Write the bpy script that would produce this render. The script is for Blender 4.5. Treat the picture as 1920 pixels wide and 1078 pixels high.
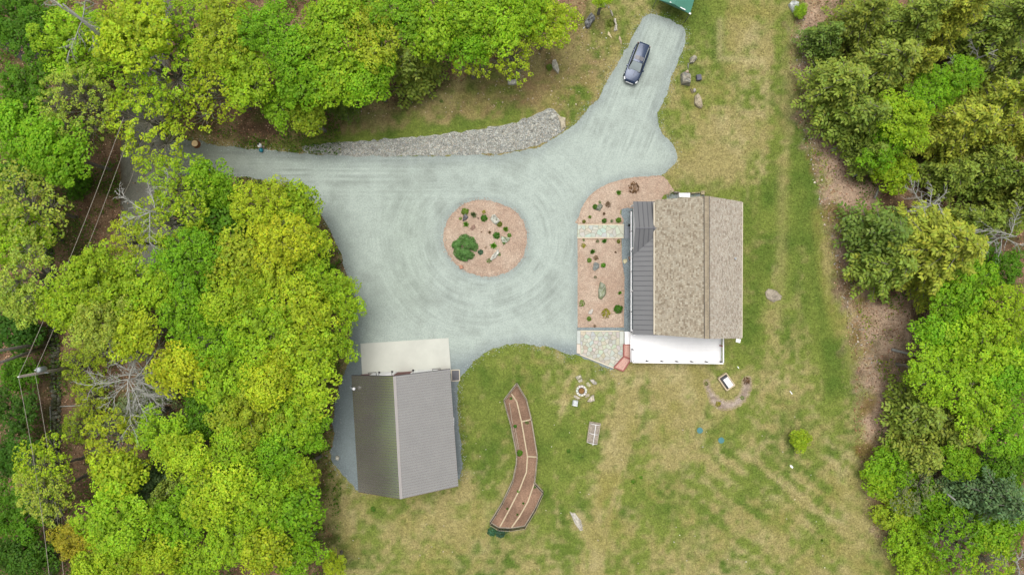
import bpy, bmesh, math, random
import numpy as np
from mathutils import Vector
from mathutils.geometry import delaunay_2d_cdt

for o in list(bpy.data.objects):
    bpy.data.objects.remove(o)
S = bpy.context.scene
COL = S.collection
R = math.radians
random.seed(7)
RNG = np.random.default_rng(11)

# ------------------------------------------------------------------ camera, sky, sun, exposure
FPX, CAMZ = 1280.0, 75.3
cam_d = bpy.data.cameras.new('Camera')
cam_d.sensor_width = 36.0
cam_d.lens = 36.0 * FPX / 1920.0
cam_d.clip_start = 0.5
cam_d.clip_end = 3000
cam = bpy.data.objects.new('Camera', cam_d)
COL.objects.link(cam)
cam.location = (0, 0, CAMZ)
cam.rotation_euler = (0, 0, 0)
S.camera = cam

SUN_EL, SUN_AZ = 77.0, 345.0          # azimuth measured clockwise from north (+Y)
w = bpy.data.worlds.new('World')
S.world = w
w.use_nodes = True
nt = w.node_tree
nt.nodes.clear()
sky = nt.nodes.new('ShaderNodeTexSky')
sky.sky_type = 'NISHITA'
sky.sun_disc = False
sky.sun_elevation = R(SUN_EL)
sky.sun_rotation = R(SUN_AZ)
sky.air_density = 1.0
sky.dust_density = 6.0
sky.ozone_density = 1.0
hsv = nt.nodes.new('ShaderNodeHueSaturation')
hsv.inputs['Saturation'].default_value = 0.28   # cloud cover: nearly white sky
bg = nt.nodes.new('ShaderNodeBackground')
bg.inputs['Strength'].default_value = 0.13
wo = nt.nodes.new('ShaderNodeOutputWorld')
nt.links.new(sky.outputs[0], hsv.inputs['Color'])
nt.links.new(hsv.outputs[0], bg.inputs['Color'])
nt.links.new(bg.outputs[0], wo.inputs['Surface'])

sun_d = bpy.data.lights.new('Sun', 'SUN')
sun_d.energy = 1.5
sun_d.angle = R(35)
sun_d.color = (1.0, 0.965, 0.91)
sun = bpy.data.objects.new('Sun', sun_d)
COL.objects.link(sun)
az = R(SUN_AZ)
to_sun = Vector((math.sin(az) * math.cos(R(SUN_EL)), math.cos(az) * math.cos(R(SUN_EL)), math.sin(R(SUN_EL))))
sun.rotation_euler = to_sun.to_track_quat('Z', 'Y').to_euler()
sun.location = to_sun * 120

S.view_settings.view_transform = 'Standard'
S.view_settings.look = 'None'
S.view_settings.gamma = 1.0
S.view_settings.use_curve_mapping = False
S.view_settings.exposure = 0.3
S.cycles.use_denoising = True
S.cycles.denoiser = 'OPENIMAGEDENOISE'
S.cycles.denoising_input_passes = 'RGB_ALBEDO_NORMAL'
S.cycles.denoising_prefilter = 'ACCURATE'
S.cycles.max_bounces = 6
S.cycles.diffuse_bounces = 3
S.cycles.glossy_bounces = 2
S.cycles.transmission_bounces = 4
S.cycles.transparent_max_bounces = 8
S.cycles.caustics_reflective = False
S.cycles.caustics_refractive = False

# ------------------------------------------------------------------ helpers
EXPO = 1.35
def lin(c):
    c = c / 255.0
    return c / 12.92 if c <= 0.04045 else ((c + 0.055) / 1.055) ** 2.4
def C(r, g, b, k=1.0):
    return tuple(lin(v) / EXPO * k for v in (r, g, b))
def P(px, py, z=0.0):
    k = (CAMZ - z) / FPX
    return ((px - 960.0) * k, (539.0 - py) * k, z)
def P2(px, py, z=0.0):
    return P(px, py, z)[:2]

def fast_mesh(name, verts, faces, cols=None, smooth=False):
    """verts (N,3), faces (M,k) all same k"""
    verts = np.asarray(verts, np.float32); faces = np.asarray(faces, np.int32)
    me = bpy.data.meshes.new(name)
    n, (m, k) = len(verts), faces.shape
    me.vertices.add(n); me.vertices.foreach_set('co', verts.ravel())
    me.loops.add(m * k); me.loops.foreach_set('vertex_index', faces.ravel())
    me.polygons.add(m)
    me.polygons.foreach_set('loop_start', np.arange(0, m * k, k, dtype=np.int32))
    if smooth:
        me.polygons.foreach_set('use_smooth', np.ones(m, bool))
    if cols is not None:
        a = me.color_attributes.new('Col', 'FLOAT_COLOR', 'POINT')
        c4 = np.ones((n, 4), np.float32); c4[:, :3] = cols
        a.data.foreach_set('color', c4.ravel())
    me.update(calc_edges=True)
    me.validate()
    return me

def tag(o, label=None, cat=None, group=None, kind=None):
    if label: o['label'] = label
    if cat: o['category'] = cat
    if group: o['group'] = group
    if kind: o['kind'] = kind
    return o

def link(name, me, mat=None, parent=None):
    o = bpy.data.objects.new(name, me)
    COL.objects.link(o)
    if mat is not None and not me.materials:
        me.materials.append(mat)
    if parent is not None:
        o.parent = parent
    return o

def empty(name, loc=(0, 0, 0), rz=0.0):
    o = bpy.data.objects.new(name, None)
    COL.objects.link(o)
    o.empty_display_size = 0.3
    o.location = loc
    o.rotation_euler = (0, 0, rz)
    return o

def origin_of(p):
    v = Vector((0, 0, 0))
    while p is not None:
        v += p.location
        p = p.parent
    return v

class MB:
    def __init__(s):
        s.v = []; s.f = []; s.c = []
    def add(s, verts, faces, col=None):
        b = len(s.v)
        s.v += [tuple(x) for x in verts]
        s.f += [tuple(b + i for i in f) for f in faces]
        s.c += [col or (1, 1, 1)] * len(verts)
        return s
    def hexa(s, p, col=None):      # 4 bottom ccw, 4 top ccw
        return s.add(p, [(3, 2, 1, 0), (4, 5, 6, 7), (0, 1, 5, 4), (1, 2, 6, 5), (2, 3, 7, 6), (3, 0, 4, 7)], col)
    def box(s, c, size, rz=0.0, col=None):
        hx, hy, hz = size[0] / 2, size[1] / 2, size[2] / 2
        cs, sn = math.cos(rz), math.sin(rz)
        p = []
        for z in (-hz, hz):
            for x, y in ((-hx, -hy), (hx, -hy), (hx, hy), (-hx, hy)):
                p.append((c[0] + x * cs - y * sn, c[1] + x * sn + y * cs, c[2] + z))
        return s.hexa(p, col)
    def bar(s, a, b, wdt, z0, z1, col=None):    # plank standing on edge between two plan points
        ax, ay = a[:2]; bx, by = b[:2]
        dx, dy = bx - ax, by - ay
        L = math.hypot(dx, dy) or 1
        nx, ny = -dy / L * wdt / 2, dx / L * wdt / 2
        q = [(ax - nx, ay - ny), (bx - nx, by - ny), (bx + nx, by + ny), (ax + nx, ay + ny)]
        return s.hexa([(x, y, z0) for x, y in q] + [(x, y, z1) for x, y in q], col)
    def prism(s, poly, z0, z1, col=None, inset=0.0):
        n = len(poly)
        A = sum(poly[i][0] * poly[(i + 1) % n][1] - poly[(i + 1) % n][0] * poly[i][1] for i in range(n))
        if A < 0: poly = poly[::-1]
        cx = sum(p[0] for p in poly) / n; cy = sum(p[1] for p in poly) / n
        top = []
        for x, y in poly:
            d = math.hypot(x - cx, y - cy) or 1
            k = max(0.2, 1 - inset / d)
            top.append((cx + (x - cx) * k, cy + (y - cy) * k, z1))
        return s.add([(x, y, z0) for x, y in poly] + top,
                     [tuple(range(n - 1, -1, -1)), tuple(range(n, 2 * n))] +
                     [(i, (i + 1) % n, n + (i + 1) % n, n + i) for i in range(n)], col)
    def tube(s, path, rad, n=6, col=None, cap=True):
        path = [Vector(p) for p in path]
        if not hasattr(rad, '__len__'): rad = [rad] * len(path)
        vs = []
        for i, p in enumerate(path):
            d = (path[min(i + 1, len(path) - 1)] - path[max(i - 1, 0)])
            d = d.normalized() if d.length > 1e-9 else Vector((0, 0, 1))
            u = d.orthogonal().normalized() if i == 0 else (u - d * u.dot(d)).normalized()
            v = d.cross(u)
            for k in range(n):
                a = 2 * math.pi * k / n
                vs.append(p + (u * math.cos(a) + v * math.sin(a)) * rad[i])
        fs = []
        for i in range(len(path) - 1):
            for k in range(n):
                k2 = (k + 1) % n
                fs.append((i * n + k, i * n + k2, (i + 1) * n + k2, (i + 1) * n + k))
        if cap:
            fs.append(tuple(range(n - 1, -1, -1)))
            fs.append(tuple(range((len(path) - 1) * n, len(path) * n)))
        return s.add(vs, fs, col)
    def mesh(s, name, smooth=False, off=(0, 0, 0)):
        me = bpy.data.meshes.new(name)
        me.from_pydata([(x - off[0], y - off[1], z - off[2]) for x, y, z in s.v], [], s.f)
        a = me.color_attributes.new('Col', 'FLOAT_COLOR', 'POINT')
        a.data.foreach_set('color', np.array([(c[0], c[1], c[2], 1) for c in s.c], np.float32).ravel())
        if smooth:
            for p in me.polygons: p.use_smooth = True
        me.update()
        return me
    def build(s, name, mat, parent=None, smooth=False):
        off = origin_of(parent) if parent is not None else (0, 0, 0)
        return link(name, s.mesh(name, smooth, off), mat, parent)

# ------------------------------------------------------------------ materials
def new_mat(name):
    m = bpy.data.materials.new(name)
    m.use_nodes = True
    n = m.node_tree
    n.nodes.clear()
    out = n.nodes.new('ShaderNodeOutputMaterial')
    b = n.nodes.new('ShaderNodeBsdfPrincipled')
    n.links.new(b.outputs[0], out.inputs[0])
    return m, n, b, out

def noise_node(n, scale, detail=3.0, rough=0.6, coord='Object', dist=0.0):
    tc = n.nodes.new('ShaderNodeTexCoord')
    t = n.nodes.new('ShaderNodeTexNoise')
    t.inputs['Scale'].default_value = scale
    t.inputs['Detail'].default_value = detail
    t.inputs['Roughness'].default_value = rough
    t.inputs['Distortion'].default_value = dist
    n.links.new(tc.outputs[coord], t.inputs['Vector'])
    return t

def mapr(n, src, a, b, c, d):
    r = n.nodes.new('ShaderNodeMapRange')
    r.inputs['From Min'].default_value = a; r.inputs['From Max'].default_value = b
    r.inputs['To Min'].default_value = c; r.inputs['To Max'].default_value = d
    n.links.new(src, r.inputs['Value'])
    return r.outputs['Result']

def mix_rgb(n, typ, fac, a, b):
    m = n.nodes.new('ShaderNodeMix')
    m.data_type = 'RGBA'; m.blend_type = typ
    for sock, v in ((m.inputs[0], fac), (m.inputs[6], a), (m.inputs[7], b)):
        if hasattr(v, 'is_linked') or hasattr(v, 'links'):
            n.links.new(v, sock)
        elif isinstance(v, (int, float)):
            sock.default_value = v
        else:
            sock.default_value = (v[0], v[1], v[2], 1)
    return m.outputs[2]

def plain(name, col, rough=0.6, spec=0.3, metal=0.0, var=0.12, vscale=2.0, bump=0.0, bscale=20.0, attr=False, coat=0.0, fine=0.0, fscale=30.0):
    m, n, b, out = new_mat(name)
    if attr:
        a = n.nodes.new('ShaderNodeVertexColor'); a.layer_name = 'Col'
        src = mix_rgb(n, 'MULTIPLY', 1.0, a.outputs['Color'], col)
    else:
        rgb = n.nodes.new('ShaderNodeRGB'); rgb.outputs[0].default_value = (*col, 1)
        src = rgb.outputs[0]
    t = noise_node(n, vscale)
    v = mapr(n, t.outputs['Fac'], 0.3, 0.7, 1 - var, 1 + var)
    src = mix_rgb(n, 'MULTIPLY', 1.0, src, v)
    if fine:
        t2 = noise_node(n, fscale, 2.0)
        src = mix_rgb(n, 'MULTIPLY', 1.0, src, mapr(n, t2.outputs['Fac'], 0.3, 0.7, 1 - fine, 1 + fine))
    n.links.new(src, b.inputs['Base Color'])
    b.inputs['Roughness'].default_value = rough
    b.inputs['Specular IOR Level'].default_value = spec
    b.inputs['Metallic'].default_value = metal
    if coat:
        b.inputs['Coat Weight'].default_value = coat
        b.inputs['Coat Roughness'].default_value = 0.05
    if bump:
        t3 = noise_node(n, bscale, 4.0)
        bp = n.nodes.new('ShaderNodeBump')
        bp.inputs['Strength'].default_value = bump
        bp.inputs['Distance'].default_value = 0.05
        n.links.new(t3.outputs['Fac'], bp.inputs['Height'])
        n.links.new(bp.outputs[0], b.inputs['Normal'])
    return m

def ground_mat(name, fine=0.3, fscale=9.0, grain=0.2, gscale=40.0, bump=0.4, tint=None, tscale=3.0, tamt=0.5):
    """base colour from the sheet's own Col attribute, broken up by grain at two sizes"""
    m, n, b, out = new_mat(name)
    a = n.nodes.new('ShaderNodeVertexColor'); a.layer_name = 'Col'
    src = a.outputs['Color']
    if tint is not None:
        tt = noise_node(n, tscale, 5.0, 0.7)
        src = mix_rgb(n, 'MIX', mapr(n, tt.outputs['Fac'], 0.42, 0.72, 0.0, tamt), src, tint)
    t = noise_node(n, fscale, 4.0, 0.7)
    src = mix_rgb(n, 'MULTIPLY', 1.0, src, mapr(n, t.outputs['Fac'], 0.3, 0.7, 1 - fine, 1 + fine))
    t2 = noise_node(n, gscale, 2.0, 0.6)
    src = mix_rgb(n, 'MULTIPLY', 1.0, src, mapr(n, t2.outputs['Fac'], 0.3, 0.7, 1 - grain, 1 + grain))
    n.links.new(src, b.inputs['Base Color'])
    b.inputs['Roughness'].default_value = 0.95
    b.inputs['Specular IOR Level'].default_value = 0.1
    bp = n.nodes.new('ShaderNodeBump')
    bp.inputs['Strength'].default_value = bump
    bp.inputs['Distance'].default_value = 0.06
    n.links.new(t.outputs['Fac'], bp.inputs['Height'])
    n.links.new(bp.outputs[0], b.inputs['Normal'])
    return m

def drive_mat():
    # packed gravel: worn rings round the island, long wheel lines on the entrance and the parking spur
    m = ground_mat('gravel', 0.08, 1.1, 0.14, 7.0, 0.3)
    n = m.node_tree
    b = next(x for x in n.nodes if x.type == 'BSDF_PRINCIPLED')
    src = b.inputs['Base Color'].links[0].from_socket
    msk = n.nodes.new('ShaderNodeVertexColor'); msk.layer_name = 'Mask'
    sep = n.nodes.new('ShaderNodeSeparateColor'); n.links.new(msk.outputs['Color'], sep.inputs[0])
    tc = n.nodes.new('ShaderNodeTexCoord')
    sx = n.nodes.new('ShaderNodeSeparateXYZ'); n.links.new(tc.outputs['Object'], sx.inputs[0])
    def mth(op, a, b_=0.0):
        q = n.nodes.new('ShaderNodeMath'); q.operation = op
        for i, v in enumerate((a, b_)):
            if isinstance(v, (int, float)): q.inputs[i].default_value = v
            else: n.links.new(v, q.inputs[i])
        return q.outputs[0]
    def streak(u, v, us, vs, seed):
        c = n.nodes.new('ShaderNodeCombineXYZ')
        n.links.new(mth('MULTIPLY', u, us), c.inputs[0]); n.links.new(mth('MULTIPLY', v, vs), c.inputs[1]); c.inputs[2].default_value = seed
        t = n.nodes.new('ShaderNodeTexNoise'); t.inputs['Scale'].default_value = 1.0; t.inputs['Detail'].default_value = 4.0; t.inputs['Roughness'].default_value = 0.6; t.inputs['Distortion'].default_value = .25
        n.links.new(c.outputs[0], t.inputs['Vector'])
        return t.outputs['Fac']
    X_, Y_ = sx.outputs[0], sx.outputs[1]
    ix, iy = P2(909, 447)
    dx, dy = mth('SUBTRACT', X_, ix), mth('MULTIPLY', mth('SUBTRACT', Y_, iy), 1.06)
    r_ = mth('SQRT', mth('ADD', mth('MULTIPLY', dx, dx), mth('MULTIPLY', dy, dy)))
    an = mth('ARCTAN2', dy, dx)
    jobs = [(streak(r_, an, 2.6, 0.9, 1.0), sep.outputs[0], .14), (streak(mth('ADD', X_, mth('MULTIPLY', Y_, -.1)), Y_, .07, 2.2, 5.0), sep.outputs[1], .20)]
    th = R(-111)
    along = mth('ADD', mth('MULTIPLY', X_, math.cos(th)), mth('MULTIPLY', Y_, math.sin(th)))
    across = mth('ADD', mth('MULTIPLY', X_, -math.sin(th)), mth('MULTIPLY', Y_, math.cos(th)))
    jobs.append((streak(along, across, .10, 2.2, 9.0), sep.outputs[2], .20))
    jobs.append((streak(r_, an, .8, .6, 3.0), sep.outputs[0], .10))
    for f, mk, amt in jobs:
        v = mapr(n, f, 0.33, 0.67, -amt, amt * .45)
        pt = noise_node(n, .35, 3.0, .6)
        fac = mth('ADD', 1.0, mth('MULTIPLY', mth('MULTIPLY', v, mk), mapr(n, pt.outputs['Fac'], .38, .6, .15, 1.3)))
        src = mix_rgb(n, 'MULTIPLY', 1.0, src, fac)
    n.links.new(src, b.inputs['Base Color'])
    return m

def leaf_mat(name, trans=0.40):
    m, n, b, out = new_mat(name)
    oi = n.nodes.new('ShaderNodeObjectInfo')
    a = n.nodes.new('ShaderNodeVertexColor'); a.layer_name = 'Col'
    c = mix_rgb(n, 'MULTIPLY', 1.0, oi.outputs['Color'], a.outputs['Color'])
    n.links.new(c, b.inputs['Base Color'])
    b.inputs['Roughness'].default_value = 0.55
    b.inputs['Specular IOR Level'].default_value = 0.22
    tr = n.nodes.new('ShaderNodeBsdfTranslucent')
    n.links.new(mix_rgb(n, 'MULTIPLY', 1.0, c, (1.1, 1.15, 0.6)), tr.inputs['Color'])
    mx = n.nodes.new('ShaderNodeMixShader'); mx.inputs[0].default_value = trans
    n.links.new(b.outputs[0], mx.inputs[1]); n.links.new(tr.outputs[0], mx.inputs[2])
    n.links.new(mx.outputs[0], out.inputs[0])
    return m

M = {}
M['ground'] = ground_mat('ground', 0.24, 2.0, 0.32, 6.0, 0.5)
M['gravel'] = drive_mat()
M['coarse_gravel'] = ground_mat('coarse_gravel', 0.15, 4.0, 0.32, 9.0, 0.5)
M['mulch'] = ground_mat('mulch', 0.16, 3.5, 0.30, 9.0, 0.6, tint=C(150, 124, 106), tscale=5.0, tamt=0.35)
M['road'] = ground_mat('road', 0.14, 2.5, 0.2, 8.0, 0.3)
M['leaf'] = leaf_mat('leaf')
M['needle'] = leaf_mat('needle', 0.18)
M['grass'] = plain('grass_blades', (1, 1, 1), 0.8, 0.1, attr=True, var=0.05)
M['litter'] = plain('litter', (1, 1, 1), 0.9, 0.1, attr=True, var=0.1)
M['bark'] = plain('bark', C(140, 134, 124), 0.9, 0.1, var=0.3, vscale=5, bump=0.5, bscale=12)
M['pale_bark'] = plain('pale_bark', C(172, 172, 164), 0.9, 0.1, var=0.25, vscale=5, bump=0.3, bscale=14)
M['twig'] = plain('twig_bark', C(140, 136, 122), 0.9, 0.1, var=0.25, vscale=5)
M['stone'] = plain('stone', (1, 1, 1), 0.9, 0.15, attr=True, var=0.28, vscale=2.5, fine=0.22, fscale=12, bump=0.7, bscale=7)
M['flag'] = plain('flagstone', (1, 1, 1), 0.8, 0.2, attr=True, var=0.08, vscale=3, fine=0.06, fscale=20, bump=0.2)
M['concrete'] = plain('concrete', C(212, 214, 203), 0.8, 0.25, var=0.06, vscale=0.6, fine=0.04, fscale=18)
M['white'] = plain('white_paint', (0.80, 0.80, 0.80), 0.5, 0.35, var=0.02)
M['deck'] = plain('white_decking', (0.82, 0.82, 0.82), 0.5, 0.3, var=0.02)
M['cream'] = plain('cream', C(222, 212, 190), 0.7, 0.2, var=0.05)
M['wall'] = plain('wall_siding', C(205, 200, 190), 0.7, 0.2, var=0.04)
M['red_wall'] = plain('maroon_siding', C(118, 58, 58), 0.55, 0.3, var=0.06)
M['red_timber'] = plain('red_timber', C(168, 104, 97), 0.7, 0.2, var=0.08, vscale=4)
M['red_fill'] = ground_mat('reddish_chips', 0.12, 5, 0.2, 11, 0.5)
M['barn_roof'] = plain('brown_ribbed_metal', (.70, .665, .605), 0.25, 0.5, metal=0.91, var=0.03, vscale=0.7)
M['barn_trim'] = plain('pale_metal_trim', C(186, 180, 176), 0.4, 0.5, var=0.03)
M['porch_roof'] = plain('grey_standing_seam', C(116, 117, 118), 0.38, 0.5, var=0.03, vscale=0.8)
M['seam'] = plain('seam_metal', C(84, 84, 90), 0.5, 0.4)
M['shingle'] = plain('shingles', (1, 1, 1), 0.95, 0.1, attr=True, var=0.06, vscale=1.0)
M['felt'] = plain('roof_felt', C(96, 86, 74), 0.95, 0.1)
M['dark'] = plain('dark_metal', C(62, 60, 60), 0.5, 0.4)
M['dark_grey'] = plain('dark_grey_metal', C(98, 98, 104), 0.5, 0.4)
M['black'] = plain('black_plastic', (0.012, 0.012, 0.014), 0.4, 0.4)
M['board'] = plain('weathered_board', C(208, 191, 160), 0.8, 0.2, var=0.15, vscale=4)
M['grey_board'] = plain('grey_board', C(184, 172, 152), 0.85, 0.2, var=0.2, vscale=4)
M['soil'] = ground_mat('soil', 0.2, 4, 0.28, 10, 0.7)
M['glass_dark'] = plain('window_glass', (0.02, 0.025, 0.03), 0.05, 0.6, var=0.0)
M['teal'] = plain('teal_tarp', C(78, 138, 118), 0.6, 0.3, var=0.08, vscale=0.9, fine=0.04)
M['teal_lid'] = plain('teal_plastic', C(84, 138, 140), 0.6, 0.3, var=0.1)
M['galv'] = plain('galvanised', C(176, 184, 188), 0.45, 0.4, var=0.06)
M['pole'] = plain('weathered_pole', C(170, 161, 147), 0.9, 0.1, var=0.2, vscale=3)
M['wire'] = plain('wire', C(168, 160, 146), 0.6, 0.3, var=0.0)
M['ash'] = ground_mat('ash', 0.4, 10, 0.3, 30, 0.6)
M['wood_cut'] = plain('cut_wood', C(252, 218, 165), 0.8, 0.2, var=0.2, vscale=6)
M['orange_bark'] = plain('stump_bark', C(150, 104, 74), 0.9, 0.1, var=0.2, vscale=6)
M['paint'] = plain('navy_paint', (0.012, 0.028, 0.066), 0.2, 0.4, metal=0.22, var=0.0, coat=0.2)
M['screen'] = plain('windscreen', (0.26, 0.31, 0.31), 0.05, 1.0, var=0.0, coat=1.0)  # pale base colour carries the sky's reflection in the glass
M['lamp_glass'] = plain('headlamp', (0.75, 0.77, 0.78), 0.15, 0.6, var=0.0)
M['tyre'] = plain('tyre', (0.015, 0.015, 0.015), 0.9, 0.2)
M['rim'] = plain('rim', (0.35, 0.35, 0.36), 0.3, 0.5, metal=0.8)
def net_mat():
    m, n, b, out = new_mat('netting')
    b.inputs['Base Color'].default_value = (0.03, 0.032, 0.03, 1)
    b.inputs['Roughness'].default_value = 0.8
    tr = n.nodes.new('ShaderNodeBsdfTransparent')
    mx = n.nodes.new('ShaderNodeMixShader'); mx.inputs[0].default_value = 0.42
    n.links.new(tr.outputs[0], mx.inputs[1]); n.links.new(b.outputs[0], mx.inputs[2])
    n.links.new(mx.outputs[0], out.inputs[0])
    return m
M['net'] = net_mat()

# ------------------------------------------------------------------ numpy noise + polygon distance
_LAT = RNG.random((256, 256))
def vnoise(x, y, s, seed=0):
    x = np.asarray(x) / s + seed * 17.31; y = np.asarray(y) / s + seed * 9.77
    xi = np.floor(x).astype(int); yi = np.floor(y).astype(int)
    fx = x - xi; fy = y - yi
    fx = fx * fx * (3 - 2 * fx); fy = fy * fy * (3 - 2 * fy)
    g = lambda a, b: _LAT[a & 255, b & 255]
    return (g(xi, yi) * (1 - fx) + g(xi + 1, yi) * fx) * (1 - fy) + (g(xi, yi + 1) * (1 - fx) + g(xi + 1, yi + 1) * fx) * fy
def fbm(x, y, s, seed=0, oct=3):
    t = 0; a = 1; tot = 0
    for i in range(oct):
        t = t + a * vnoise(x, y, s / 2 ** i, seed + i * 3); tot += a; a *= 0.55
    return t / tot
def sstep(a, b, x):
    t = np.clip((x - a) / (b - a), 0, 1)
    return t * t * (3 - 2 * t)
def seg_dist(x, y, pts, closed=True):
    d = np.full(np.shape(x), 1e9)
    n = len(pts)
    for i in range(n if closed else n - 1):
        ax, ay = pts[i]; bx, by = pts[(i + 1) % n]
        dx, dy = bx - ax, by - ay
        L2 = dx * dx + dy * dy or 1e-9
        t = np.clip(((x - ax) * dx + (y - ay) * dy) / L2, 0, 1)
        d = np.minimum(d, np.hypot(x - ax - t * dx, y - ay - t * dy))
    return d
def inside(x, y, pts):
    r = np.zeros(np.shape(x), bool)
    n = len(pts)
    for i in range(n):
        ax, ay = pts[i]; bx, by = pts[(i + 1) % n]
        if ay == by: continue
        c = ((ay > y) != (by > y)) & (x < (bx - ax) * (y - ay) / (by - ay) + ax)
        r ^= c
    return r
def sdist(x, y, pts):
    d = seg_dist(x, y, pts)
    return np.where(inside(x, y, pts), d, -d)
def mixc(a, b, t):
    t = np.asarray(t)[..., None]
    return np.asarray(a) * (1 - t) + np.asarray(b) * t
def px_poly(pts, z=0.0):
    return [P2(a, b, z) for a, b in pts]
def smooth_poly(pts, step=0.35, jit=0.0, corners=False):
    out = []
    n = len(pts)
    for i in range(n):
        p0, p1, p2, p3 = [np.array(pts[(i + k) % n]) for k in (-1, 0, 1, 2)]
        L = np.linalg.norm(p2 - p1)
        m = max(1, int(L / step))
        for k in range(m):
            t = k / m
            if corners:
                q = p1 + (p2 - p1) * t
            else:
                q = 0.5 * (2 * p1 + (p2 - p0) * t + (2 * p0 - 5 * p1 + 4 * p2 - p3) * t * t + (3 * p1 - p0 - 3 * p2 + p3) * t ** 3)
            out.append(tuple(q + RNG.normal(0, jit, 2)) if jit else tuple(q))
    return out

def sheet(name, poly, z, mat, colfn, step=0.5, dome=0.0, domew=1.0, parent=None):
    """flat (or gently domed) ground sheet filled with an even triangulation; colour per vertex"""
    xs = [p[0] for p in poly]; ys = [p[1] for p in poly]
    gx, gy = np.meshgrid(np.arange(min(xs), max(xs), step), np.arange(min(ys), max(ys), step))
    gx = gx.ravel() + RNG.uniform(-.2, .2, gx.size) * step; gy = gy.ravel() + RNG.uniform(-.2, .2, gy.size) * step
    sd = sdist(gx, gy, poly)
    k = sd > step * 0.4
    pts = [Vector(p) for p in poly] + [Vector((a, b)) for a, b in zip(gx[k], gy[k])]
    nb = len(poly)
    v, e, f, *_ = delaunay_2d_cdt(pts, [], [list(range(nb))], 1, 1e-5)
    v = np.array([(p.x, p.y) for p in v])
    d = np.abs(seg_dist(v[:, 0], v[:, 1], poly))
    zz = z + dome * sstep(0, domew, d)
    fa = np.array([t for t in f if len(t) == 3])
    a, b2, c = v[fa[:, 0]], v[fa[:, 1]], v[fa[:, 2]]
    cr = (b2[:, 0] - a[:, 0]) * (c[:, 1] - a[:, 1]) - (b2[:, 1] - a[:, 1]) * (c[:, 0] - a[:, 0])
    fa[cr < 0] = fa[cr < 0][:, ::-1]
    me = fast_mesh(name, np.column_stack([v, zz]), fa, colfn(v[:, 0], v[:, 1], d))
    return link(name, me, mat, parent)

# ------------------------------------------------------------------ outlines (photo pixels -> metres on the ground)
DRIVE = [(330, 262), (430, 276), (500, 279), (570, 287), (700, 293), (870, 291), (960, 286), (1020, 271), (1060, 246), (1098, 212), (1128, 172), (1164, 110), (1193, 55),
         (1212, 30), (1240, 31), (1285, 56), (1281, 90), (1262, 140), (1245, 185), (1235, 213), (1237, 240), (1250, 260), (1267, 279), (1265, 306), (1250, 322),
         (1228, 334), (1180, 340), (1160, 350), (1130, 368), (1110, 390), (1100, 420), (1100, 500), (1100, 600), (1100, 640), (1098, 660), (1150, 690), (1138, 692), (1100, 673), (1060, 661),
         (1030, 651), (990, 645), (950, 647), (915, 658), (890, 676), (870, 700), (860, 722), (858, 760), (866, 885), (840, 880), (800, 800), (720, 800), (700, 905), (672, 918), (655, 903),
         (633, 880), (622, 860), (625, 800), (630, 750), (650, 690), (655, 640), (660, 560), (640, 480), (612, 420), (560, 360), (480, 335), (380, 330), (310, 330), (300, 300)]
ROAD = [(360, -160), (330, 0), (318, 120), (310, 250), (318, 330), (322, 420), (350, 520), (440, 640), (400, 690), (350, 640), (270, 540), (232, 430), (226, 330), (228, 260),
        (245, 120), (262, 0), (285, -160)]
RIPRAP = [(566, 277), (620, 268), (700, 263), (780, 257), (840, 250), (930, 238), (990, 222), (1015, 207), (1035, 204), (1046, 214), (1058, 224), (1060, 240), (1048, 252), (1010, 272), (950, 286), (850, 291), (700, 293), (600, 290)]
ISLAND = [(831, 447), (836, 420), (848, 400), (868, 384), (890, 376), (914, 375), (940, 383), (965, 396), (982, 417), (988, 440), (986, 465), (975, 490), (957, 507), (930, 517), (904, 518), (876, 510), (853, 494), (838, 472)]
BED_N = [(1084, 421), (1086, 405), (1093, 386), (1110, 363), (1140, 345), (1180, 334), (1215, 331), (1242, 330), (1256, 346), (1264, 360), (1245, 366), (1238, 380), (1229, 392), (1166, 392), (1165, 421)]
BED_S = [(1083, 446), (1165, 446), (1166, 488), (1171, 520), (1170, 614), (1083, 614)]
STRIP = [(1165, 376), (1232, 376), (1232, 625), (1169, 623), (1082, 621), (1082, 613), (1168, 614), (1171, 520), (1166, 488)]
HORSE = [(1318, 716), (1322, 710), (1330, 712), (1334, 724), (1342, 738), (1352, 745), (1362, 749), (1376, 746), (1386, 735), (1390, 716), (1397, 705), (1406, 704), (1411, 715), (1409, 732), (1400, 750), (1385, 763), (1368, 769), (1350, 769), (1336, 762), (1327, 744)]
FOREST_L = [(-600, -500), (1100, -500), (1090, 5), (1060, 55), (1000, 95), (900, 118), (830, 158), (700, 196), (600, 222), (520, 258), (440, 262), (330, 250), (330, 330), (480, 330), (560, 350), (620, 430),
            (640, 520), (652, 640), (625, 740), (612, 800), (618, 870), (595, 910), (612, 1000), (608, 1078), (600, 1600), (-600, 1600)]
FOREST_R = [(1500, -500), (1503, 0), (1492, 60), (1488, 130), (1497, 220), (1528, 290), (1545, 370), (1562, 480), (1588, 600), (1612, 700), (1608, 800), (1622, 900), (1648, 1000), (1695, 1078), (1850, 1600), (2700, 1600), (2700, -500)]
w_drive = smooth_poly(px_poly(DRIVE), 0.22, 0.03)
_wd = np.array(w_drive)
_wd[:, 0] += (fbm(_wd[:, 0], _wd[:, 1], 1.1, 101) - .5) * .55; _wd[:, 1] += (fbm(_wd[:, 0], _wd[:, 1], 1.1, 111) - .5) * .55
w_drive = [tuple(p) for p in _wd]
w_island = smooth_poly(px_poly(ISLAND), 0.25, 0.03)
w_rip = smooth_poly(px_poly(RIPRAP), 0.4, 0.08)

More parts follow.
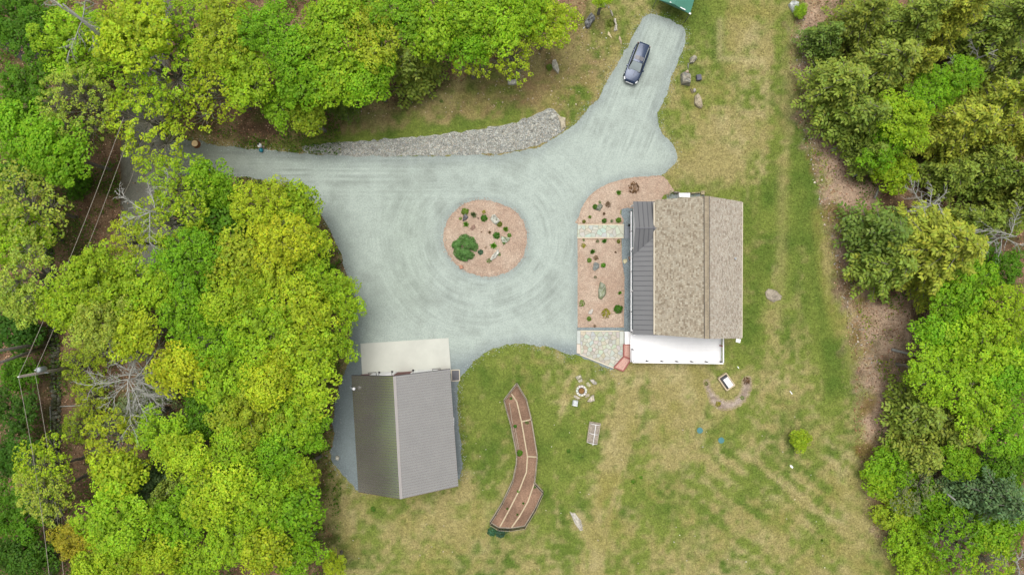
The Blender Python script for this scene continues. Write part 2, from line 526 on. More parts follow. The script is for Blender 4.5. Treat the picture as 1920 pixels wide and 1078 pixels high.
# ------------------------------------------------------------------ ground sheet
TAN, GRN, DGR = np.array(C(164, 154, 102)), np.array(C(122, 136, 62)), np.array(C(92, 116, 46))
PALE = np.array(C(186, 174, 128)); OCH = np.array(C(146, 142, 76)); VERGE = np.array(C(146, 124, 88))
LIT, LIT2, PINK = np.array(C(140, 114, 90)), np.array(C(100, 80, 62)), np.array(C(190, 164, 140))
# x, y, radius x, radius y (photo pixels), turn in degrees, +green / -dry
BLOBS = [(1363, 728, 46, 36, 0, -.7), (1310, 320, 50, 20, 5, -.4), (1270, 1040, 50, 30, 0, -.2), (760, 985, 60, 30, -20, -.35), (870, 1000, 40, 30, 0, -.3), (1240, 690, 60, 14, 0, -.4), (905, 715, 48, 55, 0, .7), (890, 800, 30, 80, 0, .2), (1015, 770, 26, 110, -5, .45), (1030, 900, 30, 70, 10, .4), (935, 820, 30, 50, 0, .5), (1300, 25, 34, 50, 10, .8),
         (1345, 70, 16, 60, 0, .6), (1395, 72, 50, 46, 0, -.55), (1310, 300, 60, 40, 10, -.7), (1400, 230, 50, 50, 0, -.3), (1270, 215, 30, 40, 20, .15), (1512, 300, 17, 280, -3, .8), (1478, 520, 26, 190, -4, .5), (1545, 600, 16, 160, -8, .5),
         (1410, 470, 18, 120, 0, .45), (1415, 580, 26, 60, 0, .3), (1395, 660, 26, 26, 0, .35), (1440, 360, 24, 80, 0, .25), (1552, 660, 14, 110, -8, .75), (1525, 520, 18, 130, 6, -.1), (1465, 690, 40, 120, 8, -.35),
         (1100, 662, 30, 16, 20, .2), (1160, 700, 24, 14, 0, -.7), (1260, 715, 90, 30, 0, -.4), (1270, 770, 60, 60, 0, -.25), (1320, 780, 40, 20, 0, .2), (1200, 740, 30, 30, 0, .3), (1075, 810, 30, 40, 20, .5), (1090, 900, 18, 60, 0, .3),
         (1130, 900, 16, 160, 12, -.55), (1172, 800, 7, 90, 15, -.6), (1210, 950, 40, 60, 20, .35), (1260, 1000, 60, 50, 0, .2), (1400, 920, 60, 20, -60, .5), (1350, 960, 40, 16, -60, .3), (1300, 860, 60, 30, 0, -.25), (1340, 1010, 80, 14, 35, -.6),
         (1430, 1000, 90, 10, 38, -.6), (1470, 960, 90, 9, 38, -.5), (1500, 930, 80, 9, 38, -.5), (1450, 930, 80, 10, 38, .3), (1420, 1050, 90, 12, 38, .2), (1500, 1000, 80, 10, 38, .25), (1530, 880, 16, 70, -14, .6), (1470, 860, 36, 50, 0, .2),
         (1600, 960, 24, 140, -20, -.3), (780, 960, 90, 40, -10, .15), (690, 990, 30, 60, 20, .55), (850, 960, 60, 40, 0, -.4), (740, 940, 60, 14, 8, .25), (700, 925, 20, 10, 0, -.3), (640, 970, 30, 70, 0, -.3), (870, 905, 20, 20, 0, -.4), (905, 738, 8, 16, 0, -1.0),
         (960, 1030, 60, 40, 0, .3), (1080, 1000, 30, 60, 0, .3), (900, 1040, 40, 30, 0, -.2), (1090, 978, 14, 22, -20, -.9), (620, 1030, 20, 60, 0, -.2),
         (870, 238, 140, 10, -6, .9), (700, 258, 120, 6, -4, .9), (980, 212, 40, 10, -20, .8), (600, 272, 80, 6, 2, .5), (1075, 205, 26, 40, 30, .6), (1060, 170, 30, 26, 0, .3), (1120, 60, 20, 50, 0, .15), (1040, 80, 26, 20, 0, .25), (800, 205, 90, 20, -10, -.35), (1010, 160, 26, 36, 0, -.5),
         (1150, 20, 18, 40, -10, .35), (1250, 100, 12, 50, 20, .3), (1330, 340, 40, 10, 10, .3), (1540, 420, 10, 130, -5, -.5)]

TRACKS = [([(1196, 715), (1180, 800), (1160, 890), (1138, 990), (1118, 1085)], .34, .75), ([(1168, 740), (1150, 840), (1124, 940), (1108, 1085)], .45, .55), ([(1204, 760), (1176, 860), (1158, 960)], .2, .4), ([(1080, 690), (1060, 730), (1040, 860), (1044, 960)], .3, .35)]
STRIPS = [([(1478, 150), (1492, 300), (1500, 480), (1508, 640)], .8, .55, DGR), ([(1505, 220), (1518, 340), (1522, 470), (1545, 620), (1562, 720)], .7, .65, DGR), ([(1300, -10), (1305, 45), (1335, 60), (1345, 110)], 1.1, .7, DGR),
          ([(1405, 380), (1412, 520), (1420, 600)], .9, .5, DGR), ([(1530, 400), (1545, 520), (1570, 620)], .7, .6, OCH), ([(1465, 300), (1468, 450), (1460, 600)], .6, .45, TAN), ([(1265, 295), (1300, 315), (1365, 320)], 1.6, .6, TAN), ([(1350, 40), (1350, 110), (1430, 115)], .4, .6, PALE)]
def ground_col(x, y):
    px = x * FPX / CAMZ + 960; py = 539 - y * FPX / CAMZ
    n1, n2, n3 = fbm(x, y, 7.0, 1), fbm(x, y, 1.7, 5), vnoise(x, y, 0.55, 9)
    g = 0.65 + 1.25 * (n1 - .5) + 1.1 * (n2 - .5) + 1.1 * (n3 - .5)
    for bx, by, rx, ry, rot, s in BLOBS:
        c, sn = math.cos(R(rot)), math.sin(R(rot))
        u, v = px - bx, py - by
        q = ((u * c + v * sn) / rx) ** 2 + ((-u * sn + v * c) / ry) ** 2
        g = g + s * np.exp(-q * 0.8)
    # mowing bands down the long east lawn
    band = sstep(1400, 1440, px) * sstep(1600, 1540, px) * sstep(720, 500, py)
    g = g + band * (0.12 + 0.34 * np.sin((px + 0.06 * py) / 7.5 + 2 * n1))
    band2 = sstep(1240, 1380, px) * sstep(800, 900, py)
    g = g + band2 * 0.5 * np.sin((px * -0.60 + py * 0.80) / 4.6 + 2 * n1) * np.clip(1.6 * fbm(x, y, 9.0, 77) - .2, 0, 1)
    for line, wd_, am in TRACKS:
        g = g - 1.3 * am * np.exp(-(seg_dist(x, y, px_poly(line), False) / wd_) ** 2) * (.5 + n2)
    vg = sstep(1180, 1100, px) * sstep(330, 280, py)            # drier brown verge north of the drive
    g = g - 0.25 * vg
    dry = mixc(TAN, PALE, np.clip((n2 - .45) * 2.2, 0, .7))
    dry = mixc(dry, OCH, np.clip((fbm(x, y, 3.1, 21) - .45) * 2.4, 0, .8))
    dry = mixc(dry, VERGE, vg * np.clip(.55 + (n2 - .5) * 1.5, 0, 1))
    grn = mixc(GRN, DGR, np.clip((fbm(x, y, 2.3, 31) - .42) * 2.5, 0, 1))
    col = mixc(dry, grn, sstep(-0.05, 1.15, g))
    for line, wd_, am, tgt in STRIPS:
        col = mixc(col, tgt, am * np.exp(-(seg_dist(x, y, px_poly(line), False) / wd_) ** 2) * np.clip(.35 + n2 + .6 * (n3 - .5), 0, 1.2))
    # leaf litter under the woods
    lit = mixc(LIT, LIT2, np.clip(.35 + (n2 - .5) * 2.6 + (n3 - .5), 0, 1))
    lit = mixc(lit, np.array(C(84, 92, 44)), np.clip((fbm(x, y, 2.6, 41) - .52) * 3.5, 0, .8))
    dl = sdist(x, y, px_poly(FOREST_L)) + (n2 - .5) * 3.0 + (n3 - .5) * 1.2
    col = mixc(col, lit, sstep(-1.6, 1.4, dl))
    dr = sdist(x, y, px_poly(FOREST_R)) + (n2 - .5) * 4.0 + (n3 - .5) * 1.6
    edge = mixc(PINK, lit, np.clip(.15 + (n2 - .5) * 2.0 + sstep(3.5, 8.0, dr), 0, 1))
    moss = np.array(C(120, 104, 44))
    edge = mixc(edge, moss, np.clip((fbm(x, y, 2.9, 51) - .55) * 4, 0, .8) * sstep(4.5, 1.0, dr))
    col = mixc(col, edge, sstep(-0.9, 1.2, dr))
    hz = np.exp(-(((px - 1230) / 90) ** 2 + ((py - 20) / 40) ** 2)) * 0.0
    return np.clip(col, 0.004, 1)

gx = np.concatenate([np.array([-1500, -600, -250, -120, -85]), np.arange(-64, 64.01, 0.3), np.array([85, 120, 250, 600, 1500])])
gy = np.concatenate([np.array([-1500, -600, -250, -100, -60]), np.arange(-38, 38.01, 0.3), np.array([60, 100, 250, 600, 1500])])
X, Y = np.meshgrid(gx, gy)
nx_, ny_ = len(gx), len(gy)
idx = np.arange(nx_ * ny_).reshape(ny_, nx_)
quads = np.column_stack([idx[:-1, :-1].ravel(), idx[:-1, 1:].ravel(), idx[1:, 1:].ravel(), idx[1:, :-1].ravel()])
me = fast_mesh('ground', np.column_stack([X.ravel(), Y.ravel(), np.zeros(X.size)]), quads, ground_col(X.ravel(), Y.ravel()))
tag(link('ground', me, M['ground']), kind='structure')

# ------------------------------------------------------------------ road, drive, beds
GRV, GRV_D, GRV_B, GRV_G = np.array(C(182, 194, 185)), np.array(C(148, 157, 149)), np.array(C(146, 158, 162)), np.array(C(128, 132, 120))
wi = w_island
def drive_col(x, y, d):
    px = x * FPX / CAMZ + 960; py = 539 - y * FPX / CAMZ
    n1, n2 = fbm(x, y, 5.0, 3), fbm(x, y, 1.2, 8)
    c = np.broadcast_to(GRV, (len(x), 3)).copy()
    # rings worn by cars turning round the island
    r = np.hypot(x - P2(909, 447)[0], (y - P2(909, 447)[1]) * 1.08)
    ring = np.sin(r * 4.6 + 3 * n1) * 0.5 + np.sin(r * 8.3 + 5 * n1) * 0.5
    ringm = sstep(11, 6.5, r) * sstep(4.4, 5.0, r)
    c = mixc(c, GRV_D, np.clip(0.12 * ring * ringm + .05, 0, 1))
    # long tracks along the entrance and up to the parking place
    tr = np.sin(py / 4.3 + 2.5 * n1 + px * 0.004) * 0.5 + np.sin(py / 2.6 + 4 * n1) * .5
    trm = sstep(960, 820, px) * sstep(400, 350, py)
    c = mixc(c, GRV_D, np.clip(.12 * tr * trm, 0, 1))
    q = (px - 1150) * 0.93 + (py - 250) * 0.36
    tr2 = np.sin(q / 4.0 + 3 * n1) * .6 + np.sin(q / 2.2 + 2 * n1) * .4
    c = mixc(c, GRV_D, np.clip(.15 * tr2 * sstep(1040, 1110, px) * sstep(280, 230, py), 0, 1))
    c = mixc(c, GRV_D, np.clip((n2 - .5) * 1.1 + (n1 - .5) * .9, 0, .6))
    # loose, bluer stone along the edges and around the barn; greyer gravel towards the wood, some of it tree shade painted in
    d = np.minimum(np.minimum(d, seg_dist(x, y, w_island) * 1.6), np.minimum(seg_dist(x, y, px_poly(BED_N)), seg_dist(x, y, px_poly(BED_S))) * 1.3)
    edge = sstep(1.5, 0.1, d + (n2 - .5) * 1.4)
    c = mixc(c, np.array(C(144, 154, 152)), np.clip(edge * (.25 + .6 * n2), 0, .6))
    barn = sstep(640, 700, py + 20 * (n1 - .5)) * sstep(1000, 880, px) + sstep(625, 665, py) * sstep(960, 1060, px) + sstep(700, 655, px) * sstep(560, 640, py)
    c = mixc(c, np.array(C(128, 140, 144)), np.clip(barn * .75, 0, .85))
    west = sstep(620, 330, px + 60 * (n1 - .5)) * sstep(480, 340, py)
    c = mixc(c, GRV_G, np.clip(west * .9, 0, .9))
    mid = sstep(640, 790, px) * sstep(840, 760, px) * sstep(300, 420, py) * sstep(660, 520, py)
    c = mixc(c, np.array(C(170, 183, 170)), np.clip(mid * .6 + 0 * px, 0, 1))
    return c
def road_col(x, y, d):
    n1, n2 = fbm(x, y, 4.0, 13), fbm(x, y, 1.1, 18)
    c = np.broadcast_to(np.array(C(126, 126, 116)), (len(x), 3))
    return mixc(c, np.array(C(96, 86, 72)), np.clip((n2 - .5) * 1.4 + sstep(1.2, .1, d) * .7, 0, 1))
tag(sheet('road', smooth_poly(px_poly(ROAD), 0.8, 0.06), 0.006, M['road'], road_col, 0.8), kind='structure')
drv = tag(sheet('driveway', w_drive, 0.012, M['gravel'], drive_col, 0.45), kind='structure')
co = np.empty(len(drv.data.vertices) * 3, np.float32); drv.data.vertices.foreach_get('co', co); co = co.reshape(-1, 3)
mpx = co[:, 0] * FPX / CAMZ + 960; mpy = 539 - co[:, 1] * FPX / CAMZ
mr = np.hypot(co[:, 0] - P2(909, 447)[0], co[:, 1] - P2(909, 447)[1])
mk = np.ones((len(co), 4), np.float32)
mk[:, 1] = sstep(1010, 860, mpx) * sstep(395, 345, mpy)
mk[:, 2] = sstep(1060, 1120, mpx) * sstep(330, 260, mpy)
mk[:, 0] = sstep(17, 9, mr) * sstep(4.2, 4.8, mr) * (1 - .8 * mk[:, 1]) * (1 - .8 * mk[:, 2])
at_ = drv.data.color_attributes.new('Mask', 'FLOAT_COLOR', 'POINT'); at_.data.foreach_set('color', mk.ravel())

MUL, MUL2 = np.array(C(200, 180, 160)), np.array(C(184, 160, 140))
def mulch_col(x, y, d):
    n1, n2 = fbm(x, y, 2.2, 23), vnoise(x, y, 0.35, 27)
    c = mixc(MUL, MUL2, np.clip(.4 + (n1 - .5) * 2 + (n2 - .5) * .8, 0, 1))
    return mixc(c, np.array(C(172, 146, 126)), sstep(.35, .05, d) * .5)
tag(sheet('mulch_island', w_island, 0.016, M['mulch'], mulch_col, 0.25, dome=0.22, domew=1.6), kind='structure')
tag(sheet('mulch_bed', smooth_poly(px_poly(BED_N), 0.25, 0.025), 0.016, M['mulch'], mulch_col, 0.25, dome=0.10, domew=0.7), kind='structure')
tag(sheet('mulch_bed', smooth_poly(px_poly(BED_S), 0.25, 0.012, corners=True), 0.016, M['mulch'], mulch_col, 0.25, dome=0.10, domew=0.7), kind='structure')
def strip_col(x, y, d):
    n2 = vnoise(x, y, 0.4, 37)
    return mixc(np.array(C(150, 162, 164)), np.array(C(126, 138, 142)), n2)
tag(sheet('gravel_strip', smooth_poly(px_poly(STRIP), 0.3, 0.012, corners=True), 0.014, M['coarse_gravel'], strip_col, 0.4), kind='structure')
def horse_col(x, y, d):
    n1, n2 = fbm(x, y, 1.2, 61), vnoise(x, y, 0.3, 67)
    c = mixc(np.array(C(182, 168, 154)), np.array(C(150, 134, 120)), np.clip(.4 + (n1 - .5) * 2.4 + (n2 - .5), 0, 1))
    return mixc(c, TAN, sstep(.4, .05, d) * .7)
tag(sheet('mulch_bed', smooth_poly(px_poly(HORSE), 0.2, 0.05), 0.012, M['mulch'], horse_col, 0.2, dome=0.06, domew=0.4), kind='structure')
def dark_col(x, y, d):
    return mixc(np.array(C(92, 92, 88)), np.array(C(60, 56, 50)), fbm(x, y, 1.5, 71))
tag(sheet('lane', smooth_poly(px_poly([(-160, 20), (10, 62), (80, 88), (100, 130), (60, 128), (0, 92), (-160, 60)]), 0.7, 0.06), 0.006, M['road'], dark_col, 0.7), kind='structure')
me = MB()
pad = px_poly([(676, 644), (841, 633.5), (846, 700), (680, 712)])
me.prism(pad, -0.05, 0.10)
pad_o = me.build('concrete_apron', M['concrete'])
tag(pad_o, kind='structure')

# ------------------------------------------------------------------ scatter of real grass, litter, riprap (uncountable: stuff)
lawn_hole = [w_drive, w_island] + [px_poly(q) for q in (BED_N, BED_S, STRIP, RIPRAP)]
def scatter(n, x0, x1, y0, y1):
    return RNG.uniform(x0, x1, n), RNG.uniform(y0, y1, n)
HOUSE_PX = [(1184, 376), (1392, 372), (1392, 640), (1360, 684), (1080, 684), (1080, 620)]
BARN_PX = [(655, 640), (846, 632), (862, 915), (750, 940), (668, 925)]
gxs, gys = scatter(170000, -24, 46, -32.5, 32.5)
m = np.ones(len(gxs), bool)
for q in lawn_hole + [px_poly(HOUSE_PX), px_poly(BARN_PX)]:
    m &= ~inside(gxs, gys, q)
m &= sdist(gxs, gys, px_poly(FOREST_L)) < 0.3
m &= sdist(gxs, gys, px_poly(FOREST_R)) < 0.6
gxs, gys = gxs[m], gys[m]
n = len(gxs)
gc = ground_col(gxs, gys) * RNG.uniform(0.80, 1.22, (n, 1))
a = RNG.uniform(0, 2 * np.pi, n); hgt = RNG.uniform(.04, .12, n); wd = RNG.uniform(.04, .10, n); ln = RNG.uniform(.04, .20, n)
ca, sa = np.cos(a), np.sin(a)
V = np.empty((n, 3, 3))
V[:, 0] = np.column_stack([gxs - sa * wd, gys + ca * wd, np.full(n, .004)])
V[:, 1] = np.column_stack([gxs + sa * wd, gys - ca * wd, np.full(n, .004)])
V[:, 2] = np.column_stack([gxs + ca * ln, gys + sa * ln, hgt])
me = fast_mesh('grass', V.reshape(-1, 3), np.arange(n * 3).reshape(n, 3), np.repeat(gc, 3, 0))
tag(link('grass', me, M['grass']), 'short patchy green and straw-dry lawn grass around the house', 'grass', kind='stuff')

def flat_cards(n, x, y, z, size, cols):
    a = RNG.uniform(0, 2 * np.pi, n); t = RNG.normal(0, .35, (n, 2))
    u = np.column_stack([np.cos(a), np.sin(a), t[:, 0]]) * size[:, None]
    v = np.column_stack([-np.sin(a), np.cos(a), t[:, 1]]) * size[:, None] * .55
    c = np.column_stack([x, y, z])
    return np.stack([c - u, c - v, c + u, c + v], 1).reshape(-1, 3), np.arange(n * 4).reshape(n, 4), np.repeat(cols, 4, 0)
lx, ly = scatter(90000, -60, 60, -35, 35)
m = ((sdist(lx, ly, px_poly(FOREST_L)) > -.8) | (sdist(lx, ly, px_poly(FOREST_R)) > -.5)) & ~inside(lx, ly, w_drive)
m &= (~inside(lx, ly, px_poly(ROAD))) | (RNG.random(len(lx)) < .12)
lx, ly = lx[m], ly[m]; n = len(lx)
pal = np.array([C(176, 136, 108), C(140, 104, 80), C(206, 172, 142), C(104, 78, 60), C(158, 112, 84)])
vv, ff, cc = flat_cards(n, lx, ly, RNG.uniform(.02, .06, n), RNG.uniform(.05, .13, n), pal[RNG.integers(0, 5, n)] * RNG.uniform(.8, 1.15, (n, 1)))
tag(link('leaf_litter', fast_mesh('leaf_litter', vv, ff, cc), M['litter']), 'brown fallen leaves covering the floor of the woods', 'leaf litter', kind='stuff')

def stone_field(name, poly, count, smin, smax, pal, label, cat, z=0.02):
    xs = [p[0] for p in poly]; ys = [p[1] for p in poly]
    x, y = scatter(count * 4, min(xs), max(xs), min(ys), max(ys))
    k = sdist(x, y, poly) > 0.05
    x, y = x[k][:count], y[k][:count]; n = len(x)
    # small ragged stones: a squashed 12-point lump each
    phi = (1 + 5 ** .5) / 2
    base = np.array([(-1, phi, 0), (1, phi, 0), (-1, -phi, 0), (1, -phi, 0), (0, -1, phi), (0, 1, phi), (0, -1, -phi), (0, 1, -phi), (phi, 0, -1), (phi, 0, 1), (-phi, 0, -1), (-phi, 0, 1)]) / 1.9
    fac = np.array([(0, 11, 5), (0, 5, 1), (0, 1, 7), (0, 7, 10), (0, 10, 11), (1, 5, 9), (5, 11, 4), (11, 10, 2), (10, 7, 6), (7, 1, 8), (3, 9, 4), (3, 4, 2), (3, 2, 6), (3, 6, 8), (3, 8, 9), (4, 9, 5), (2, 4, 11), (6, 2, 10), (8, 6, 7), (9, 8, 1)])
    s = RNG.uniform(smin, smax, n) ** 1.0
    sc = np.stack([s * RNG.uniform(.8, 1.3, n), s * RNG.uniform(.6, 1.0, n), s * RNG.uniform(.45, .8, n)], 1)
    vt = base[None] * RNG.uniform(.75, 1.2, (n, 12, 1)) * sc[:, None]
    a = RNG.uniform(0, 6.28, n); c, sn = np.cos(a)[:, None], np.sin(a)[:, None]
    vx = vt[..., 0] * c - vt[..., 1] * sn + x[:, None]; vy = vt[..., 0] * sn + vt[..., 1] * c + y[:, None]
    vz = vt[..., 2] + z + RNG.uniform(0, .05, n)[:, None]
    vs = np.stack([vx, vy, vz], -1).reshape(-1, 3)
    fs = (fac[None] + (np.arange(n) * 12)[:, None, None]).reshape(-1, 3)
    pal = np.array(pal)
    cl = np.repeat(pal[RNG.integers(0, len(pal), n)] * RNG.uniform(.8, 1.2, (n, 1)), 12, 0)
    return tag(link(name, fast_mesh(name, vs, fs, cl), M['stone']), label, cat, kind='stuff')
GREYS = [C(200, 202, 192), C(184, 186, 176), C(214, 212, 202), C(166, 168, 160), C(196, 188, 172), C(178, 184, 182), C(150, 150, 142)]
tag(sheet('stone_bed', w_rip, 0.016, M['coarse_gravel'], lambda x, y, d: np.broadcast_to(np.array(C(176, 176, 166)), (len(x), 3)), 0.6), kind='structure')
stone_field('riprap_stones', w_rip, 13000, .045, .09, GREYS, 'band of pale broken stones lining the upper edge of the drive', 'stones')
stone_field('edge_pebbles', px_poly([(1500, 10), (1520, 20), (1540, 290), (1600, 480), (1612, 600), (1680, 740), (1660, 760), (1590, 620), (1560, 480), (1510, 300), (1490, 100)]), 420, .05, .13,
            [C(226, 214, 196), C(200, 190, 176), C(176, 170, 160)], 'small pale stones strewn along the edge of the eastern woods', 'stones', 0.0)
stone_field('lawn_pebbles', px_poly([(880, 720), (1500, 700), (1560, 1070), (640, 1070), (680, 940), (880, 930)]), 60, .04, .09,
            [C(226, 222, 200), C(206, 196, 170)], 'a few pale pebbles scattered over the southern lawn', 'stones', 0.0)
stone_field('verge_pebbles', px_poly([(1010, 60), (1130, 30), (1150, 90), (1130, 150), (1080, 210), (1000, 200), (620, 230), (640, 215), (860, 170)]), 240, .04, .10,
            [C(220, 206, 180), C(190, 170, 140)], 'small pale stones on the brown grass bank above the drive', 'stones', 0.0)

ang = RNG.integers(0, len(w_drive), 5200)
wd_a = np.array(w_drive)[ang] + RNG.normal(0, .32, (5200, 2))
kk = ~inside(wd_a[:, 0], wd_a[:, 1], w_island) & ~inside(wd_a[:, 0], wd_a[:, 1], px_poly(HOUSE_PX)) & ~inside(wd_a[:, 0], wd_a[:, 1], px_poly(BED_N)) & ~inside(wd_a[:, 0], wd_a[:, 1], px_poly(BED_S))
wd_a = wd_a[kk]; n = len(wd_a)
vv, ff, cc = flat_cards(n, wd_a[:, 0], wd_a[:, 1], RNG.uniform(.02, .05, n), RNG.uniform(.03, .075, n), np.array([C(176, 186, 178), C(150, 158, 156), C(196, 202, 194)])[RNG.integers(0, 3, n)])
tag(link('loose_gravel', fast_mesh('loose_gravel', vv, ff, cc), M['litter']), 'loose grey stones spilled along the edges of the drive', 'gravel', kind='stuff')
ang = RNG.integers(0, len(w_island), 700)
isl = np.array(w_island)[ang] + RNG.normal(0, .16, (700, 2))
vv, ff, cc = flat_cards(700, isl[:, 0], isl[:, 1], RNG.uniform(.03, .06, 700), RNG.uniform(.03, .07, 700), np.array([C(196, 168, 150), C(166, 138, 120), C(178, 186, 178)])[RNG.integers(0, 3, 700)])
tag(link('loose_mulch', fast_mesh('loose_mulch', vv, ff, cc), M['litter']), 'wood chips spilled around the rim of the island', 'mulch', kind='stuff')
bp_ = px_poly([(1500, 0), (1525, 0), (1560, 290), (1625, 480), (1760, 560), (1740, 690), (1680, 760), (1640, 830), (1610, 700), (1560, 480), (1520, 300), (1488, 120)])
bxs, bys = scatter(5000, 28, 48, -20, 33); kk = inside(bxs, bys, bp_); bxs, bys = bxs[kk][:1500], bys[kk][:1500]
bm_ = MB()
for x_, y_ in zip(bxs, bys):
    a_ = random.uniform(0, 6.28); L_ = random.uniform(.2, 1.0) ** 1.5; z_ = random.uniform(.03, .12)
    g_ = random.uniform(.75, 1.15)
    bm_.tube([(x_, y_, z_), (x_ + math.cos(a_) * L_, y_ + math.sin(a_) * L_, z_ + random.uniform(-.01, .12))], [.022, .012], 3, tuple(v * g_ for v in C(196, 176, 150)), cap=False)
tag(bm_.build('brushwood', M['litter']), 'pale twigs and brush strewn along the eastern woods edge', 'brush', kind='stuff')

# ------------------------------------------------------------------ bilinear patches for roofs
def bil(q, u, v):
    a, b, c, d = [np.array(t, float) for t in q]      # a(0,0) b(1,0) c(1,1) d(0,1)
    return a * (1 - u) * (1 - v) + b * u * (1 - v) + c * u * v + d * (1 - u) * v
def patch_normal(q):
    a, b, c, d = [np.array(t, float) for t in q]
    n = np.cross(b - a, d - a)
    n = n / np.linalg.norm(n)
    return n if n[2] > 0 else -n
def slab(mb, q, u0, u1, v0, v1, t0, t1, col=None):
    n = patch_normal(q)
    p = [bil(q, u0, v0), bil(q, u1, v0), bil(q, u1, v1), bil(q, u0, v1)]
    return mb.hexa([x + n * t0 for x in p] + [x + n * t1 for x in p], col)

# ------------------------------------------------------------------ house
HZ, HR = 4.2, 7.36
hW = lambda px, py: P(px, py, HZ)
hNW, hSW, hNE, hSE = hW(1228, 375), hW(1228, 627.5), hW(1391.5, 378.5), hW(1390.5, 634.5)
hRN, hRS = P(1325.5, 367.5, HR), P(1326, 635, HR)
house = empty('house', (19.2, 2.0, 0))
tag(house, 'house with tan shingled gable roof and grey metal porch roof', 'house')
mb = MB()
ov = 0.35
wx0, wx1 = hNW[0] + ov, hNE[0] - ov
yn0, yn1, ys0, ys1 = hNW[1] - ov, hNE[1] - ov, hSW[1] + ov, hSE[1] + ov
zt = HZ + 0.12
ridge_x = hRN[0]
mb.add([(wx0, ys0, 0), (wx1, ys1, 0), (wx1, yn1, 0), (wx0, yn0, 0), (wx0, ys0, zt), (wx1, ys1, zt), (wx1, yn1, zt), (wx0, yn0, zt),
        (ridge_x, hRS[1] + ov, HR - .15), (ridge_x, hRN[1] - ov, HR - .15)],
       [(0, 3, 2, 1), (0, 1, 5, 8, 4), (2, 3, 7, 9, 6), (3, 0, 4, 7), (1, 2, 6, 5)])
wall = mb.build('wall', M['wall'], house)
def window(parent, c, wid, hei, nrm, name='window'):
    """frame + recessed pane + sill on a wall; nrm is the outward plan direction"""
    nx, ny = nrm
    tx, ty = -ny, nx
    f = MB()
    for s in (-1, 1):
        f.box((c[0] + tx * s * wid / 2 + nx * .02, c[1] + ty * s * wid / 2 + ny * .02, c[2]), (.08, .08, hei + .16) if abs(nx) > .5 else (.08, .08, hei + .16))
        f.box((c[0] + nx * .02, c[1] + ny * .02, c[2] + s * hei / 2), (.07 if abs(nx) > .5 else wid - .09, wid - .09 if abs(nx) > .5 else .07, .08))
    fo = f.build(name, M['white'], parent)
    g = MB(); g.box((c[0] + nx * .01, c[1] + ny * .01, c[2]), (.03 if abs(nx) > .5 else wid - .1, wid - .1 if abs(nx) > .5 else .03, hei - .1))
    g.build('pane', M['glass_dark'], fo)
    g = MB(); g.box((c[0] + nx * .07, c[1] + ny * .07, c[2] - hei / 2 - .09), (.14 if abs(nx) > .5 else wid + .16, wid + .16 if abs(nx) > .5 else .14, .04))
    g.build('sill', M['white'], fo)
for yy in (6.6, 0.6, -2.6):
    window(house, (wx0, yy, 2.4), 1.1, 1.3, (-1, 0))
for yy in (7.0, 4.2, 0.4, -3.2):
    window(house, (wx1, yy, 2.4), 1.1, 1.3, (1, 0))
for xx in (17.2, 21.2):
    window(house, (xx, ys0 + (xx - wx0) / (wx1 - wx0) * (ys1 - ys0), 2.5), 1.6, 1.8, (0, -1))
    window(house, (xx, yn0 + (xx - wx0) / (wx1 - wx0) * (yn1 - yn0), 2.6), 1.2, 1.3, (0, 1))
d_ = MB(); d_.box((wx0 - .03, 5.9 - 0.0, 2.1), (.06, 1.0, 2.1)); dr = d_.build('door', M['red_wall'], house)
d_ = MB(); d_.box((wx0 - .09, 6.25, 2.0), (.06, .05, .05)); d_.build('handle', M['galv'], dr)
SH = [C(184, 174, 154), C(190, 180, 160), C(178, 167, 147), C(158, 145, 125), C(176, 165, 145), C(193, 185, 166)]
SHE = [C(196, 186, 170), C(201, 192, 177), C(190, 179, 163), C(173, 161, 145), C(192, 181, 166), C(203, 195, 180)]  # east slope: same shingles, colour lifted to offset its weaker light
def shingled(q, pal, seed):
    r = random.Random(seed)
    base = MB(); slab(base, q, 0, 1, 0, 1, -0.10, 0.0)
    bo = base.build('roof_slope', M['felt'], house)
    t = MB()
    L = np.linalg.norm(bil(q, 0, 0) - bil(q, 1, 0)); Wd = np.linalg.norm(bil(q, 0, 0) - bil(q, 0, 1))
    nc = int(Wd / 0.16); nt_ = int(L / 0.20)
    for i in range(nc):
        u = -r.random() / nt_
        while u < 1:
            du = r.uniform(.7, 1.5) / nt_
            a, b = max(0, u), min(1, u + du * 0.94)
            if b > a:
                k = r.random()
                th = .012 + .016 * (r.random() < .5)
                cl = pal[min(5, int(r.random() * 6))]
                g = r.uniform(.9, 1.1)
                slab(t, q, a, b, i / nc, min(1, (i + 1.02) / nc), 0.002, th, tuple(c * g for c in cl))
            u += du
    so = t.build('shingles', M['shingle'], bo)
    so['kind'] = 'stuff'
    return bo
shingled([hSW, hNW, hRN, hRS], SH, 3)
shingled([hSE, hNE, hRN, hRS], SHE, 4)
mb = MB()
capw = 0.28
rn, rs = np.array(hRN), np.array(hRS)
ncap = 46
slopeL = (np.array(hNW) - rn); slopeL /= np.linalg.norm(slopeL)
slopeR = (np.array(hNE) - rn); slopeR /= np.linalg.norm(slopeR)

